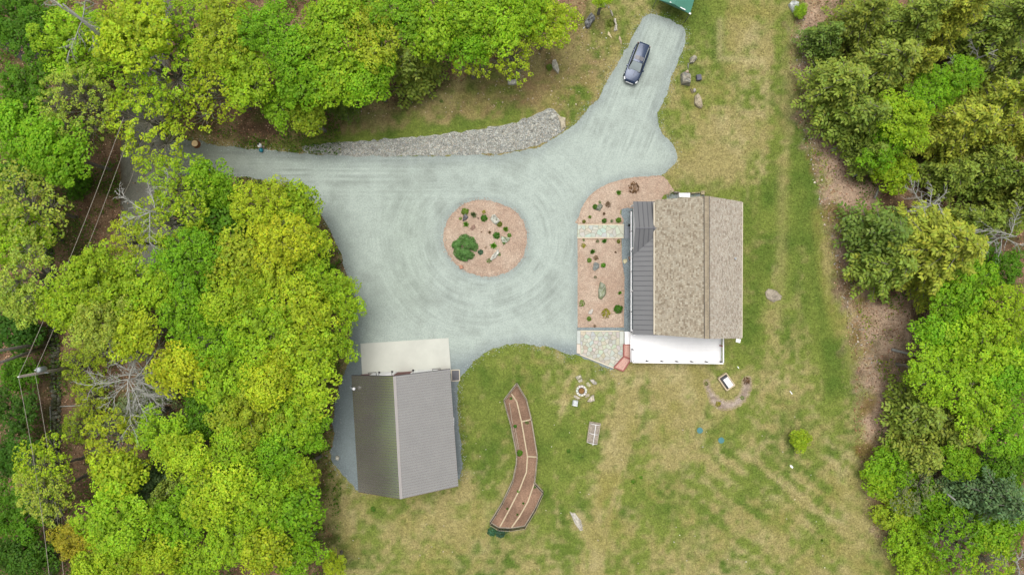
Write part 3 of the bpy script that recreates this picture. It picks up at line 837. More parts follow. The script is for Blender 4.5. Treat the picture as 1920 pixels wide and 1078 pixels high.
rc = MB(); rc.tube([tuple(rs + (0, 0, .02)), tuple(rn + (0, 0, .02))], .05, 6)
rco = rc.build('ridge_vent', M['felt'], house)
for i in range(ncap):
    a = rs + (rn - rs) * (i + .02) / ncap + np.array((0, 0, .075)); b = rs + (rn - rs) * (i + .96) / ncap + np.array((0, 0, .075))
    for sl in (slopeL, slopeR):
        p = [a, b, b + sl * capw, a + sl * capw]
        nrm = np.cross(p[1] - p[0], p[3] - p[0]); nrm /= np.linalg.norm(nrm)
        if nrm[2] < 0: p = [p[1], p[0], p[3], p[2]]; nrm = -nrm
        g = random.uniform(.85, 1.1)
        mb.hexa([x - nrm * .012 for x in p] + [x + nrm * .012 for x in p], tuple(c * g for c in C(178, 165, 142)))
o = mb.build('ridge_cap', M['shingle'], rco); o['kind'] = 'stuff'
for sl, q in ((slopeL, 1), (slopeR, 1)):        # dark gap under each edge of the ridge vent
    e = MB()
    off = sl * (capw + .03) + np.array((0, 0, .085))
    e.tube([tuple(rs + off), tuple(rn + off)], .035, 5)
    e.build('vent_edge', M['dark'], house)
gt = MB(); gt.bar((hSW[0] - .07, hSW[1] + .05), (hNW[0] - .07, hNW[1] - .25), .13, HZ - .16, HZ - .03); gt.build('gutter', M['cream'], house)
gt = MB(); gt.bar((hSE[0] + .05, hSE[1] + .05), (hNE[0] + .05, hNE[1] - .05), .10, HZ - .16, HZ - .03); gt.build('gutter', M['cream'], house)
vx, vy, _ = P(1377, 485, HZ + .7)
pv = MB(); pv.tube([(vx, vy, HZ + .2), (vx, vy, HZ + 1.05)], .06, 10); pv.tube([(vx, vy, HZ + 1.05), (vx, vy, HZ + 1.10)], [.1, .1], 10)
pv.build('vent_pipe', M['galv'], house)

# porch roof: entry gable plus long lean-to, each standing-seam panel its own piece
ZE, ZG, ZWALL = 3.1, 4.25, 4.02
ex, wxp = P2(1187, 0, ZE)[0], hNW[0] + .35
yN, yR, yV0 = P2(0, 378, ZE)[1], P2(0, 428, ZG)[1], P2(0, 479, ZE)[1]
ySp = P2(0, 627, ZE)[1]
m2 = (ZWALL - ZE) / (wxp - ex)
def zs(x): return ZE + (x - ex) * m2
def zg_s(y): return ZG - (yR - y) * (ZG - ZE) / (yR - yV0)
def yval(x):   # valley
    return yR - (ZG - zs(x)) * (yR - yV0) / (ZG - ZE)
npan = 5
xs_ = [ex + (wxp - ex) * i / npan for i in range(npan + 1)]
def panel(pts, rib):
    b = MB()
    n = len(pts)
    b.add([tuple(p) for p in pts] + [(p[0], p[1], p[2] + .02) for p in pts],
          [tuple(range(n - 1, -1, -1)), tuple(range(n, 2 * n))] + [(i, (i + 1) % n, n + (i + 1) % n, n + i) for i in range(n)])
    (a, c) = rib
    d = Vector(c) - Vector(a)
    s = Vector((0, 0, 1)).cross(d).normalized() * .024
    q = [Vector(a) - s, Vector(c) - s, Vector(c) + s, Vector(a) + s]
    po = b.build('roof_panel', M['porch_roof'], house)
    sm = MB(); sm.hexa([tuple(v + Vector((0, 0, .022))) for v in q] + [tuple(v + Vector((0, 0, .075))) for v in q])
    sm.build('seam', M['seam'], po)
    return po
for i in range(npan):
    x0, x1 = xs_[i], xs_[i + 1] - .004
    panel([(x0, yR, ZG), (x1, yR, ZG), (x1, yN, ZE), (x0, yN, ZE)][::-1], ((x1, yR, ZG), (x1, yN, ZE)))
    panel([(x0, yR - .005, ZG), (x1, yR - .005, ZG), (x1, yval(x1), zs(x1)), (x0, yval(x0), zs(x0))], ((x1, yR, ZG), (x1, yval(x1), zs(x1))))
y = ySp
pw = 0.515
while y < yV0 - .05 or y < yval(wxp):
    y1 = y + pw - .004
    # cut by the valley line
    poly = [(ex, y), (wxp, y), (wxp, y1), (ex, y1)]
    def clip(poly):
        out = []
        f = lambda p: (yval(p[0]) - p[1])
        for k in range(len(poly)):
            a, b = poly[k], poly[(k + 1) % len(poly)]
            fa, fb = f(a), f(b)
            if fa >= 0: out.append(a)
            if (fa >= 0) != (fb >= 0):
                t = fa / (fa - fb); out.append((a[0] + (b[0] - a[0]) * t, a[1] + (b[1] - a[1]) * t))
        return out
    c = clip(poly)
    if len(c) >= 3:
        at = min(y1, max(p[1] for p in c))
        xa = next((xx for xx in np.linspace(ex, wxp, 60) if yval(xx) >= at), ex)
        xa = min(xa, wxp - .06)
        panel([(p[0], p[1], zs(p[0])) for p in c], ((xa, at, zs(xa)), (wxp, at, zs(wxp))))
    y += pw
b = MB(); b.bar((ex, yR), (wxp, yR), .10, ZG + .02, ZG + .085); b.build('ridge_trim', M['dark_grey'], house)
# white rail, posts along the porch front
RZ = 2.15
rx = P2(1183.6, 0, RZ)[0]
ry0, ry1 = P2(0, 396, RZ)[1], P2(0, 622, RZ)[1]
fl = MB(); fl.prism([(rx + .45, yN - .1), (wx0 + .05, yN - .1), (wx0 + .05, ySp - .2), (rx + .45, ySp - .2)], .7, 1.0); fl.build('porch_floor', M['deck'], house)
deck = empty('deck', (17.8, -6.6, 0))
tag(deck, 'white railed deck along the south side of the house', 'deck')
rl = MB(); rl.bar((rx, ry0), (rx, ry1), .13, RZ - .04, RZ); rl.build('porch_rail', M['white'], house)
for k in range(7):
    yy = ry0 + (ry1 - ry0) * k / 6
    b = MB(); b.box((rx + .03, yy, 1.62), (.10, .10, 1.24)); b.build('post', M['dark_grey'], house)
for k in range(4):
    yy = yN - .3 + (ySp + .3 - yN) * k / 3
    b = MB(); b.box((ex + .15, yy, 2.05), (.16, .16, 2.1)); b.build('porch_column', M['white'], house)

# ------------------------------------------------------------------ deck with its own boards, rails, posts, balusters
DZ = 1.15
dx0, dx1 = P2(1185, 0, RZ)[0], P2(1357.5, 0, RZ)[0]
dy0w, dy0e = P2(0, 680.3, RZ)[1], P2(0, 682.6, RZ)[1]
dyt = hSW[1] + .35
fb = MB(); fb.hexa([(dx0 + .05, dy0w + .05, .75), (dx1 - .05, dy0e + .05, .75), (dx1 - .05, dyt, .75), (dx0 + .05, dyt, .75), (dx0 + .05, dy0w + .05, DZ - .03), (dx1 - .05, dy0e + .05, DZ - .03), (dx1 - .05, dyt, DZ - .03), (dx0 + .05, dyt, DZ - .03)])
fb.build('deck_frame', M['cream'], deck)
nb = 23
for i in range(nb):
    t0, t1 = i / nb, (i + .93) / nb
    a0, a1 = dy0w + (dyt - dy0w) * t0, dy0w + (dyt - dy0w) * t1
    b0, b1 = dy0e + (dyt - dy0e) * t0, dy0e + (dyt - dy0e) * t1
    b = MB(); b.hexa([(dx0, a0, DZ - .03), (dx1, b0, DZ - .03), (dx1, b1, DZ - .03), (dx0, a1, DZ - .03), (dx0, a0, DZ), (dx1, b0, DZ), (dx1, b1, DZ), (dx0, a1, DZ)])
    b.build('deck_board', M['deck'], deck)
def rail_run(a, b_, nb_):
    for z0, z1, wd_ in ((RZ - .04, RZ, .13), (DZ + .10, DZ + .14, .05)):
        r_ = MB(); r_.bar(a, b_, wd_, z0, z1); r_.build('rail', M['white'], deck)
    for k in range(nb_):
        t = (k + .5) / nb_
        x, y_ = a[0] + (b_[0] - a[0]) * t, a[1] + (b_[1] - a[1]) * t
        q = MB(); q.box((x, y_, (DZ + RZ) / 2 + .05), (.035, .035, RZ - DZ - .18)); q.build('baluster', M['white'], deck)
rail_run((dx0 + .06, dy0w + .07), (dx1 - .06, dy0e + .07), 76)
rail_run((dx1 - .06, dy0e + .16), (dx1 - .06, dyt - .1), 26)
rail_run((dx0 + .06, dy0w + .16), (dx0 + .06, dy0w + 1.35), 10)
for k in range(7):
    t = k / 6
    b = MB(); b.box((dx0 + .12 + (dx1 - dx0 - .24) * t, dy0w + .16 + (dy0e - dy0w) * t, (DZ + RZ) / 2 - .02), (.11, .11, RZ - DZ - .05)); b.build('post', M['dark_grey'], deck)
b = MB(); b.box((dx1 - .14, (dy0e + dyt) / 2 + .1, 1.65), (.14, .12, .95)); b.build('post', M['red_timber'], deck)
b = MB(); b.box((dx0 + .14, dy0w + 1.4, 1.65), (.11, .11, .95)); b.build('post', M['dark_grey'], deck)
for k in range(5):
    b = MB(); b.box((dx0 + .3 + (dx1 - dx0 - .6) * k / 4, dy0w + .3, .38), (.14, .14, .78)); b.build('leg', M['white'], deck)

# ------------------------------------------------------------------ barn
BZ, BR = 3.4, 7.1
bNW, bSW, bNE, bSE = P(659, 704, BZ), P(672, 922, BZ), P(843.5, 692, BZ), P(859.5, 911, BZ)
bRN, bRS = P(738.5, 705.3, BR), P(751, 935, BR)
barn = empty('barn', (-11.3, -15, 0))
tag(barn, 'maroon barn garage with brown ribbed metal gable roof', 'barn')
nw, ne, se, sw = (-16.60, -9.56), (-6.85, -8.97), (-6.0, -20.55), (-15.9, -21.15)
mb = MB()
rnw, rsw = (bRN[0], (nw[1] + ne[1]) / 2), (bRS[0], (sw[1] + se[1]) / 2)
zt = BZ + .13
mb.add([(*nw, 0), (*ne, 0), (*se, 0), (*sw, 0), (*nw, zt), (*ne, zt), (*se, zt), (*sw, zt), (*rnw, BR - .12), (*rsw, BR - .12)],
       [(0, 1, 2, 3), (1, 0, 4, 8, 5), (3, 2, 6, 9, 7), (0, 3, 7, 4), (2, 1, 5, 6)])
mb.build('wall', M['red_wall'], barn)
def nwall(t, off=0.0):
    dx, dy = ne[0] - nw[0], ne[1] - nw[1]
    L = math.hypot(dx, dy)
    return nw[0] + dx * t - dy / L * off, nw[1] + dy * t + dx / L * off
brz = math.atan2(ne[1] - nw[1], ne[0] - nw[0])
for t in (.27, .73):
    b = MB(); x, y = nwall(t, .03); b.box((x, y, 1.35), (2.75, .06, 2.5), brz); gd = b.build('garage_door', M['white'], barn)
    for k in range(4):
        b = MB(); x, y = nwall(t, .075); b.box((x, y, .45 + k * .6), (2.6, .03, .54), brz); b.build('panel', M['white'], gd)
for t in (.14, .84):       # dark bracket frames standing out over each end of the pad
    x, y = nwall(t, .0); x1, y1 = nwall(t + .085, 0.0)
    ux, uy = math.cos(brz), math.sin(brz)
    o = .42
    b = MB()
    b.tube([(x, y, 2.75), (x - uy * o, y + ux * o, 2.8), (x1 - uy * o, y1 + ux * o, 2.8), (x1, y1, 2.75)], .045, 6)
    b.build('bracket_frame', M['dark'], barn)
for t in (.26, .40, .63):
    x, y = nwall(t, .0)
    b = MB(); b.tube([(x, y, 3.0), (x - uy * .2, y + ux * .2, 3.15), (x - uy * .36, y + ux * .36, 2.95)], .03, 6)
    b.tube([(x - uy * .36, y + ux * .36, 2.98), (x - uy * .40, y + ux * .40, 2.84)], [.04, .13], 8)
    b.build('wall_lamp', M['dark'], barn)
def ribbed(q, n):
    nrm = patch_normal(q)
    for i in range(n):
        b = MB()
        u0, u1 = i / n, (i + .996) / n
        slab(b, q, u0, u1, 0, 1, -.02, 0.0)
        for k in range(3):
            uc = u0 + (u1 - u0) * (k + .12) / 3
            h0, h1 = .045 / 12.3, .018 / 12.3
            p = [bil(q, uc - h0, 0), bil(q, uc + h0, 0), bil(q, uc + h0, 1), bil(q, uc - h0, 1)]
            pt = [bil(q, uc - h1, 0), bil(q, uc + h1, 0), bil(q, uc + h1, 1), bil(q, uc - h1, 1)]
            b.hexa([x + nrm * .001 for x in p] + [x + nrm * .06 for x in pt])
        b.build('roof_panel', M['barn_roof'], barn)
ribbed([bSW, bNW, bRN, bRS], 15)
ribbed([bSE, bNE, bRN, bRS], 15)
b = MB()
sl = (np.array(bNE) - np.array(bRN)); sl /= np.linalg.norm(sl); sl2 = (np.array(bNW) - np.array(bRN)); sl2 /= np.linalg.norm(sl2)
a, c = np.array(bRS) + (0, 0, .06), np.array(bRN) + (0, 0, .06)
for s_, k in ((sl, .22), (sl2, .10)):
    p = [a, c, c + s_ * k, a + s_ * k]
    b.hexa([x for x in p] + [x + np.array((0, 0, .02)) for x in p])
b.build('ridge_cap', M['barn_trim'], barn)
for q0, q1, q2 in ((bNW, bRN, bNE), (bSW, bRS, bSE)):
    b = MB()
    b.tube([tuple(np.array(q0) - (0, 0, .08)), tuple(np.array(q1) - (0, 0, .08)), tuple(np.array(q2) - (0, 0, .08))], .06, 5); b.build('rake_trim', M['dark'] if q0 is bNW else M['red_wall'], barn)
window(barn, ((nw[0] + sw[0]) / 2 - .02, -15.2, 1.9), .9, 1.0, (-1, 0))
window(barn, ((ne[0] + se[0]) / 2 + .02, -14.6, 1.9), .9, 1.0, (1, 0))
# flue beside the barn's west eave
fx, fy, _ = P(665, 727.5, 3.6)
flue = empty('flue_pipe', (fx - .55, fy + .1, 0)); tag(flue, 'white capped flue pipe standing at the west eave of the barn', 'flue')
b = MB(); b.tube([(fx - .55, fy + .1, 0), (fx - .55, fy + .1, 3.3), (fx - .3, fy - .05, 3.55), (fx, fy, 3.75), (fx + .02, fy, 4.1)], .07, 8); b.build('pipe', M['galv'], flue, True)
b = MB(); b.tube([(fx + .02, fy, 4.05), (fx + .02, fy, 4.15), (fx + .02, fy, 4.25)], [.17, .16, .05], 12); b.build('cap', M['white'], flue, True)
# framed pad east of the barn
fr = px_poly([(846.5, 693.5), (861.5, 693), (862, 713), (847, 714)])
wellp = empty('window_well', (*fr[0], 0)); tag(wellp, 'dark grate in a pale frame beside the barn corner', 'window well')
for i in range(4):
    b = MB(); b.bar(fr[i], fr[(i + 1) % 4], .09, .0, .16 + .003 * i); b.build('frame_bar', M['cream'], wellp)
b = MB(); b.prism(fr, .0, .06); b.build('grate', M['dark_grey'], wellp)

# ------------------------------------------------------------------ patio, walkway, planters: every flagstone a piece
def clip_half(poly, px_, py_, nx, ny):
    out = []
    for k in range(len(poly)):
        a, b = poly[k], poly[(k + 1) % len(poly)]
        fa = (a[0] - px_) * nx + (a[1] - py_) * ny; fb = (b[0] - px_) * nx + (b[1] - py_) * ny
        if fa <= 0: out.append(a)
        if (fa <= 0) != (fb <= 0):
            t = fa / (fa - fb); out.append((a[0] + (b[0] - a[0]) * t, a[1] + (b[1] - a[1]) * t))
    return out
def flagstones(parent, poly, n, z0, z1, pal, seed, gap=.018):
    r = random.Random(seed)
    xs = [p[0] for p in poly]; ys = [p[1] for p in poly]
    pts = []
    tries = 0
    P_ = [tuple(p) for p in poly]
    dmin = math.sqrt((max(xs) - min(xs)) * (max(ys) - min(ys)) / n) * .62
    while len(pts) < n and tries < 8000:
        tries += 1
        q = (r.uniform(min(xs), max(xs)), r.uniform(min(ys), max(ys)))
        if not bool(inside(np.array([q[0]]), np.array([q[1]]), P_)[0]): continue
        if all(math.hypot(q[0] - a, q[1] - b) > dmin for a, b in pts): pts.append(q)
    for i, (x, y) in enumerate(pts):
        cell = list(P_)
        for j, (a, b) in enumerate(pts):
            if i == j: continue
            dx, dy = a - x, b - y
            L = math.hypot(dx, dy)
            if L > dmin * 5: continue
            cell = clip_half(cell, x + dx / 2 - dx / L * gap, y + dy / 2 - dy / L * gap, dx, dy)
            if len(cell) < 3: break
        if len(cell) < 3: continue
        cl = tuple(c * r.uniform(.92, 1.08) for c in r.choice(pal))
        m_ = MB(); m_.prism(cell, z0, z1 + r.uniform(-.006, .006), cl, inset=.012)
        m_.build('flagstone', M['flag'], parent)
FL = [C(200, 201, 186), C(196, 199, 186), C(204, 201, 185), C(198, 195, 177), C(194, 199, 190), C(206, 203, 190), C(201, 197, 181), C(186, 183, 165)]
pat_px = [(1088.5, 621.5), (1161, 622), (1161, 645.5), (1168.5, 646), (1168.5, 668), (1151, 688), (1089, 663)]
patio = empty('patio', (*P2(1125, 650), 0)); tag(patio, 'flagstone patio with cream edging at the corner of the deck', 'patio')
pw_ = px_poly(pat_px)
b = MB(); b.prism(px_poly([(1082, 619), (1169.4, 619.5), (1169.4, 668.5), (1151, 690), (1088, 664.5), (1081, 662)]), 0.02, .085); b.build('mortar_bed', plain('mortar', C(166, 162, 146), 0.9, 0.1), patio)
flagstones(patio, [pw_[0], pw_[1], pw_[2], pw_[3], pw_[4], pw_[5], pw_[6]], 78, .07, .115, FL, 5)
for q, cl in (([(1082, 620), (1088, 620), (1088, 644), (1081.6, 644)], C(204, 210, 204)), ([(1081.5, 645), (1088, 645), (1088.5, 663), (1081, 661.5)], C(224, 212, 196)), ([(1161.6, 621), (1169, 621), (1169, 645), (1161.6, 645)], C(210, 214, 204))):
    b = MB(); b.prism(px_poly(q), .07, .15, cl); b.build('edge_slab', M['flag'], patio)
b = MB(); b.bar(P2(1088, 620.2), P2(1161, 620.6), .12, .07, .16, C(228, 220, 196)); b.build('kerb', M['flag'], patio)
b = MB(); b.bar(P2(1087, 664), P2(1151, 689.5), .13, .05, .17, C(228, 218, 196)); b.build('kerb', M['flag'], patio)
step = MB(); step.prism(px_poly([(1170.2, 621), (1184, 621.5), (1184, 645), (1170.2, 644.5)]), 0.0, .45)
tag(step.build('concrete_step', M['white']), 'white slab step between the flagstone patio and the deck', 'step')
for q, lb in (([(1169.6, 645.4), (1183.8, 646), (1183.6, 673), (1169.6, 667.6)], 'red timber framed planter against the deck side, the upright one'), ([(1169.6, 668.6), (1183, 674.2), (1168.5, 695.5), (1151.4, 689)], 'red timber framed planter set slanting off the patio corner')):
    pp = px_poly(q, .3)
    pl = empty('timber_planter', (*pp[0], 0)); tag(pl, lb, 'planter', 'red planters by the deck')
    for i in range(4):
        b = MB(); b.bar(pp[i], pp[(i + 1) % 4], .13, .0, .34 + .004 * i); b.build('timber', M['red_timber'], pl)
    cx, cy = sum(p[0] for p in pp) / 4, sum(p[1] for p in pp) / 4
    b = MB(); b.prism([(cx + (x - cx) * .97, cy + (y - cy) * .97) for x, y in pp], .05, .30, C(212, 170, 156)); b.build('fill', M['red_fill'], pl)
walk = empty('walkway', (*P2(1126, 434), 0)); tag(walk, 'straight pale flagstone walkway between the two mulch beds', 'walkway')
wp = px_poly([(1083.5, 422.5), (1169.5, 422.5), (1169, 445), (1082.5, 445)])
b = MB(); b.prism(px_poly([(1083, 421.5), (1170, 421.5), (1169.4, 446), (1082, 446)]), .016, .075); b.build('mortar_bed', bpy.data.materials['mortar'], walk)
flagstones(walk, wp, 30, .06, .10, [C(202, 208, 190), C(198, 205, 188), C(206, 208, 190), C(198, 201, 182), C(194, 204, 192)], 9)
for ya in ((1083, 421.6, 1170, 421.6), (1082, 446, 1169, 446)):
    b = MB(); b.bar(P2(ya[0], ya[1]), P2(ya[2], ya[3]), .11, .03, .15, C(226, 214, 188)); b.build('kerb', M['flag'], walk)
b = MB(); b.prism(px_poly([(1171, 424), (1182, 424), (1182, 447), (1170.5, 447)]), .01, .12, C(146, 152, 158)); b.build('landing', M['flag'], walk)
# lantern on a hook by the walkway
lx_, ly_ = P2(1177, 424)
lan = empty('garden_lantern', (lx_, ly_, 0)); tag(lan, 'small black lantern on a hooked stake beside the walkway end', 'lantern')
b = MB(); b.tube([(lx_, ly_, 0), (lx_, ly_, 1.1), (lx_ - .1, ly_ + .1, 1.3), (lx_ - .26, ly_ + .22, 1.25), (lx_ - .3, ly_ + .26, 1.1)], .02, 6); b.build('stake', M['black'], lan)
b = MB(); b.tube([(lx_, ly_, .8), (lx_, ly_, .86), (lx_, ly_, 1.14), (lx_, ly_, 1.22)], [.1, .13, .13, .04], 8); b.build('lamp_body', M['black'], lan)
# splash block, dropped bits of white
def little_slab(name, q, h, mat, label, cat):
    b = MB(); b.prism(px_poly(q), 0.0, h, inset=.01); return tag(b.build(name, mat), label, cat)
little_slab('splash_block', [(1380, 634), (1389, 636), (1387, 643), (1379, 641)], .1, M['white'], 'white splash block at the southeast corner of the house', 'block')
little_slab('white_stake', [(1382, 687), (1383.5, 686.5), (1386, 690), (1384.5, 691)], .06, M['white'], 'short white stick lying on grass south of the splash block', 'stake')
little_slab('white_stake', [(1480, 733), (1481.5, 732.5), (1486, 738), (1484.5, 739)], .06, M['white'], 'short white stick lying on the open eastern lawn', 'stake')
little_slab('white_stone', [(1480.5, 871), (1484, 871.5), (1487, 875.5), (1485, 877.5), (1481.5, 875)], .1, M['white'], 'small white stone on lawn south of the lone sapling', 'stone')
little_slab('meter_cabinet', [(1270, 364), (1290, 364.5), (1290, 372), (1270, 371.5)], .9, M['white'], 'white cabinet in the stone-walled nook north of the house', 'cabinet')

# ------------------------------------------------------------------ boulders with the photographed outlines
def boulder_mesh(poly, h, col, seed, top=.62, z0=-.08, patch=None):
    r = random.Random(seed)
    n0 = len(poly)
    pts = []
    for i in range(n0):           # one extra point along every edge, nudged
        a, b = poly[i], poly[(i + 1) % n0]
        pts.append(a)
        t = r.uniform(.4, .6)
        L = math.hypot(b[0] - a[0], b[1] - a[1])
        pts.append((a[0] + (b[0] - a[0]) * t + r.uniform(-.06, .06) * L, a[1] + (b[1] - a[1]) * t + r.uniform(-.06, .06) * L))
    n = len(pts)
    cx = sum(p[0] for p in pts) / n; cy = sum(p[1] for p in pts) / n
    ox, oy = r.uniform(-.08, .08), r.uniform(-.08, .08)
    V, F, K = [], [], []
    for lv, (s, z) in enumerate(((1.0, z0), (1.0, h * .25), (.93, h * .66), (top, h * .95), (top * .45, h * 1.02))):
        for x, y in pts:
            j = r.uniform(.93, 1.05) if lv > 1 else 1
            V.append((cx + (x - cx) * s * j + ox * lv * .1, cy + (y - cy) * s * j + oy * lv * .1, z * (r.uniform(.82, 1.12) if lv > 0 else 1)))
            g = r.uniform(.85, 1.15)
            c = patch if (patch and r.random() < .4) else col
            K.append(tuple(v * g for v in c))
    V.append((cx + ox * .3, cy + oy * .3, h * 1.04)); K.append(col)
    for lv in range(4):
        for i in range(n):
            j = (i + 1) % n
            F.append((lv * n + i, lv * n + j, (lv + 1) * n + j, (lv + 1) * n + i))
    for i in range(n):
        F.append((4 * n + i, 4 * n + (i + 1) % n, 5 * n))
    A = sum(poly[i][0] * poly[(i + 1) % n0][1] - poly[(i + 1) % n0][0] * poly[i][1] for i in range(n0))
    if A < 0: F = [f[::-1] for f in F]
    b = MB(); b.v, b.f, b.c = V, F, K
    return b
def boulder(px, h, col, label, patch=None, name='boulder', cat='boulder', group=None, top=.62, base=0.0, zoff=None):
    poly = px_poly(px)
    b = boulder_mesh(poly, h, col, len(bpy.data.objects), top, -.08, patch)
    if base:
        b.v = [(x, y, z + base) for x, y, z in b.v]
    o = b.build(name, M['stone'])
    return tag(o, label, cat, group)
def zz(o, k, pts):       # coordinates read in an enlarged crop
    return [(o[0] + x / k, o[1] + y / k) for x, y in pts]
G_D, G_M, G_L, G_W, G_T, MOSS = C(118, 116, 118), C(150, 150, 142), C(184, 182, 170), C(214, 214, 202), C(178, 164, 142), C(116, 126, 72)
io = ((820, 365), 6.74)
boulder(zz(*io, [(355, 235), (395, 290), (370, 325), (320, 340), (330, 280)]), .45, G_D, 'dark grey pointed rock at upper left of the mulch island', base=.1)
boulder(zz(*io, [(470, 380), (488, 420), (440, 460), (418, 440), (440, 395)]), .25, C(166, 138, 122), 'low brownish rock near the middle of the mulch island', base=.15)
boulder(zz(*io, [(690, 260), (730, 250), (785, 320), (790, 345), (745, 388), (700, 360), (668, 310)]), .5, G_W, 'largest pale rock at upper right of the mulch island', C(150, 156, 140), base=.12)
boulder(zz(*io, [(805, 525), (910, 545), (918, 570), (880, 605), (820, 610), (800, 570)]), .42, C(196, 202, 184), 'pale greenish rock at the right of the mulch island', C(140, 150, 116), base=.12)
boulder(zz(*io, [(775, 680), (785, 740), (740, 800), (690, 835), (665, 830), (690, 770)]), .45, G_W, 'white wedge-shaped rock at lower right of the mulch island', base=.12)
boulder(zz(*io, [(508, 290), (530, 296), (532, 312), (512, 314)]), .15, C(120, 96, 86), 'tiny dark stone near the top of the mulch island', base=.16)
boulder(zz(*io, [(275, 890), (320, 895), (330, 930), (290, 945)]), .08, C(196, 148, 122), 'flat reddish stone at lower left rim of the mulch island', base=.12, top=.85)
no = ((1080, 330), 8.29)
boulder(zz(*no, [(372, 425), (418, 465), (370, 545), (295, 525), (330, 470)]), .4, C(142, 146, 132), 'grey-green angular rock in the northern mulch bed', base=.06)
so = ((1080, 450), 6.34)
boulder(zz(*so, [(225, 262), (275, 290), (272, 330), (215, 370), (195, 350), (205, 285)]), .38, C(142, 148, 144), 'grey rock in upper part of the southern mulch bed', base=.06)
boulder(zz(*so, [(285, 495), (345, 530), (358, 580), (345, 660), (300, 710), (265, 690), (262, 600), (275, 540)]), .55, C(170, 176, 156), 'large long lichen-spotted boulder in the southern mulch bed', C(132, 142, 104), base=.06)
boulder(zz(*so, [(190, 810), (205, 830), (185, 885), (140, 875), (155, 840)]), .25, C(212, 206, 196), 'small whitish rock at lower left of the southern mulch bed', base=.06)
boulder(zz(*so, [(555, 235), (610, 225), (612, 255), (580, 285), (560, 270)]), .12, C(206, 200, 164), 'flat yellowish stone in the gravel strip beside the porch', top=.85)
boulder(zz(*so, [(620, 200), (650, 190), (660, 225), (635, 245)]), .2, C(150, 126, 112), 'brownish stone tucked against the porch wall', top=.7)
ro = ((1260, 90), 8.98)
boulder(zz(*ro, [(290, 190), (365, 135), (400, 160), (408, 205), (350, 265), (290, 275)]), .6, C(182, 176, 156), 'pale boulder at the north end of the rock row by the drive', G_M)
boulder(zz(*ro, [(140, 450), (170, 425), (290, 465), (300, 560), (290, 650), (150, 625), (140, 540)]), .9, C(172, 166, 148), 'biggest square boulder in the rock row by the drive', C(146, 146, 138), top=.8)
boulder(zz(*ro, [(200, 415), (260, 375), (285, 440), (215, 430)]), .3, C(190, 172, 154), 'wedge-shaped stone leaning against the biggest square boulder')
boulder(zz(*ro, [(345, 700), (380, 685), (400, 740), (362, 765)]), .3, C(186, 180, 170), 'small squarish stone between the two largest boulders of the row', top=.85)
boulder(zz(*ro, [(375, 820), (430, 770), (490, 880), (505, 1000), (480, 1030), (420, 1005), (370, 950)]), .6, C(186, 174, 148), 'long tan boulder at the south end of the rock row')
boulder(zz(*ro, [(262, 260), (280, 270), (275, 360), (262, 350)]), .2, G_M, 'thin stone edge beneath the north boulder of the row')
boulder(zz(*ro, [(305, 690), (325, 695), (350, 770), (335, 775)]), .2, C(150, 136, 120), 'thin upright stone slab in the rock row by the drive')
ko = ((1060, 0), 9.8)
boulder(zz(*ko, [(470, 245), (540, 320), (538, 380), (430, 540), (375, 530), (352, 430), (360, 390)]), .6, C(112, 112, 112), 'dark lichen-streaked boulder on the bank above the drive', C(166, 168, 166))
boulder(zz(*ko, [(540, 0), (660, -60), (730, 60), (765, 100), (740, 155), (650, 110), (570, 60)]), .5, C(168, 166, 156), 'rock outcrop at the top edge of the photo above the drive', C(190, 184, 166))
boulder(zz(*ko, [(775, 105), (810, 140), (800, 175), (780, 140)]), .2, G_L, 'narrow stone joining the outcrop to the stone string')
boulder(zz(*ko, [(815, 195), (840, 200), (880, 300), (865, 320), (830, 245)]), .3, C(196, 190, 174), 'slim pale stone in the middle of the stone string on the bank')
boulder(zz(*ko, [(890, 350), (930, 355), (955, 480), (955, 575), (900, 590), (890, 570), (925, 530), (915, 440), (888, 400)]), .35, C(206, 200, 184), 'long curved pale stone at the lower end of the stone string')
boulder(zz(*ko, [(785, 580), (820, 610), (860, 710), (830, 690), (775, 645)]), .12, C(222, 208, 168), 'ragged cream stone sunk in the bank near the parked car')
boulder(zz(*ko, [(985, 665), (1010, 680), (1040, 770), (1030, 840), (975, 720)]), .12, C(186, 168, 140), 'flat tan stone sunk at the drive edge near the parked car')
boulder(zz(*ko, [(660, 600), (685, 605), (675, 630), (655, 625)]), .12, G_W, 'small white stone left of the ragged cream stone')
boulder(zz(*ko, [(738, 695), (765, 700), (755, 720), (736, 716)]), .12, G_W, 'small white stone just below left of the ragged cream stone')
boulder(zz(*ko, [(330, 505), (355, 510), (345, 540), (322, 540)]), .12, G_W, 'small white stone at the foot of the dark streaked boulder')
boulder([(1036, 114), (1042, 112), (1049, 132), (1047, 140), (1038, 131), (1035, 126)], .4, C(192, 188, 172), 'pale pointed boulder on the brown bank west of the drive')
boulder([(951, 150.5), (968, 150), (969, 159), (952, 160)], .4, C(206, 202, 188), 'pale squared block on the bank near the woods edge', top=.85)
boulder(zz((950, 190), 10.78, [(870, 320), (930, 270), (1010, 300), (1005, 345), (930, 390), (875, 370)]), .45, C(206, 206, 194), 'rounded pale boulder at the east end of the riprap band')
boulder(zz((950, 190), 10.78, [(1022, 285), (1190, 340), (1195, 570), (1160, 545), (1100, 620), (1080, 440)]), .3, C(196, 186, 162), 'tan slab closing the east end of the riprap band', top=.85)
boulder([(629, 855), (634, 853), (637, 857), (634, 863), (629.5, 861)], .3, C(206, 204, 188), 'lone pale stone on the gravel west of the barn')
boulder([(1434, 548), (1440, 541), (1456, 545), (1466, 555), (1464, 562), (1450, 567), (1438, 560)], .25, C(170, 160, 142), 'broad flat rock on the east lawn behind the house')
boulder([(1602, 318), (1607, 314), (1612, 317), (1606, 330), (1598, 333)], .4, C(150, 154, 150), 'grey slab stone at the eastern woods edge')
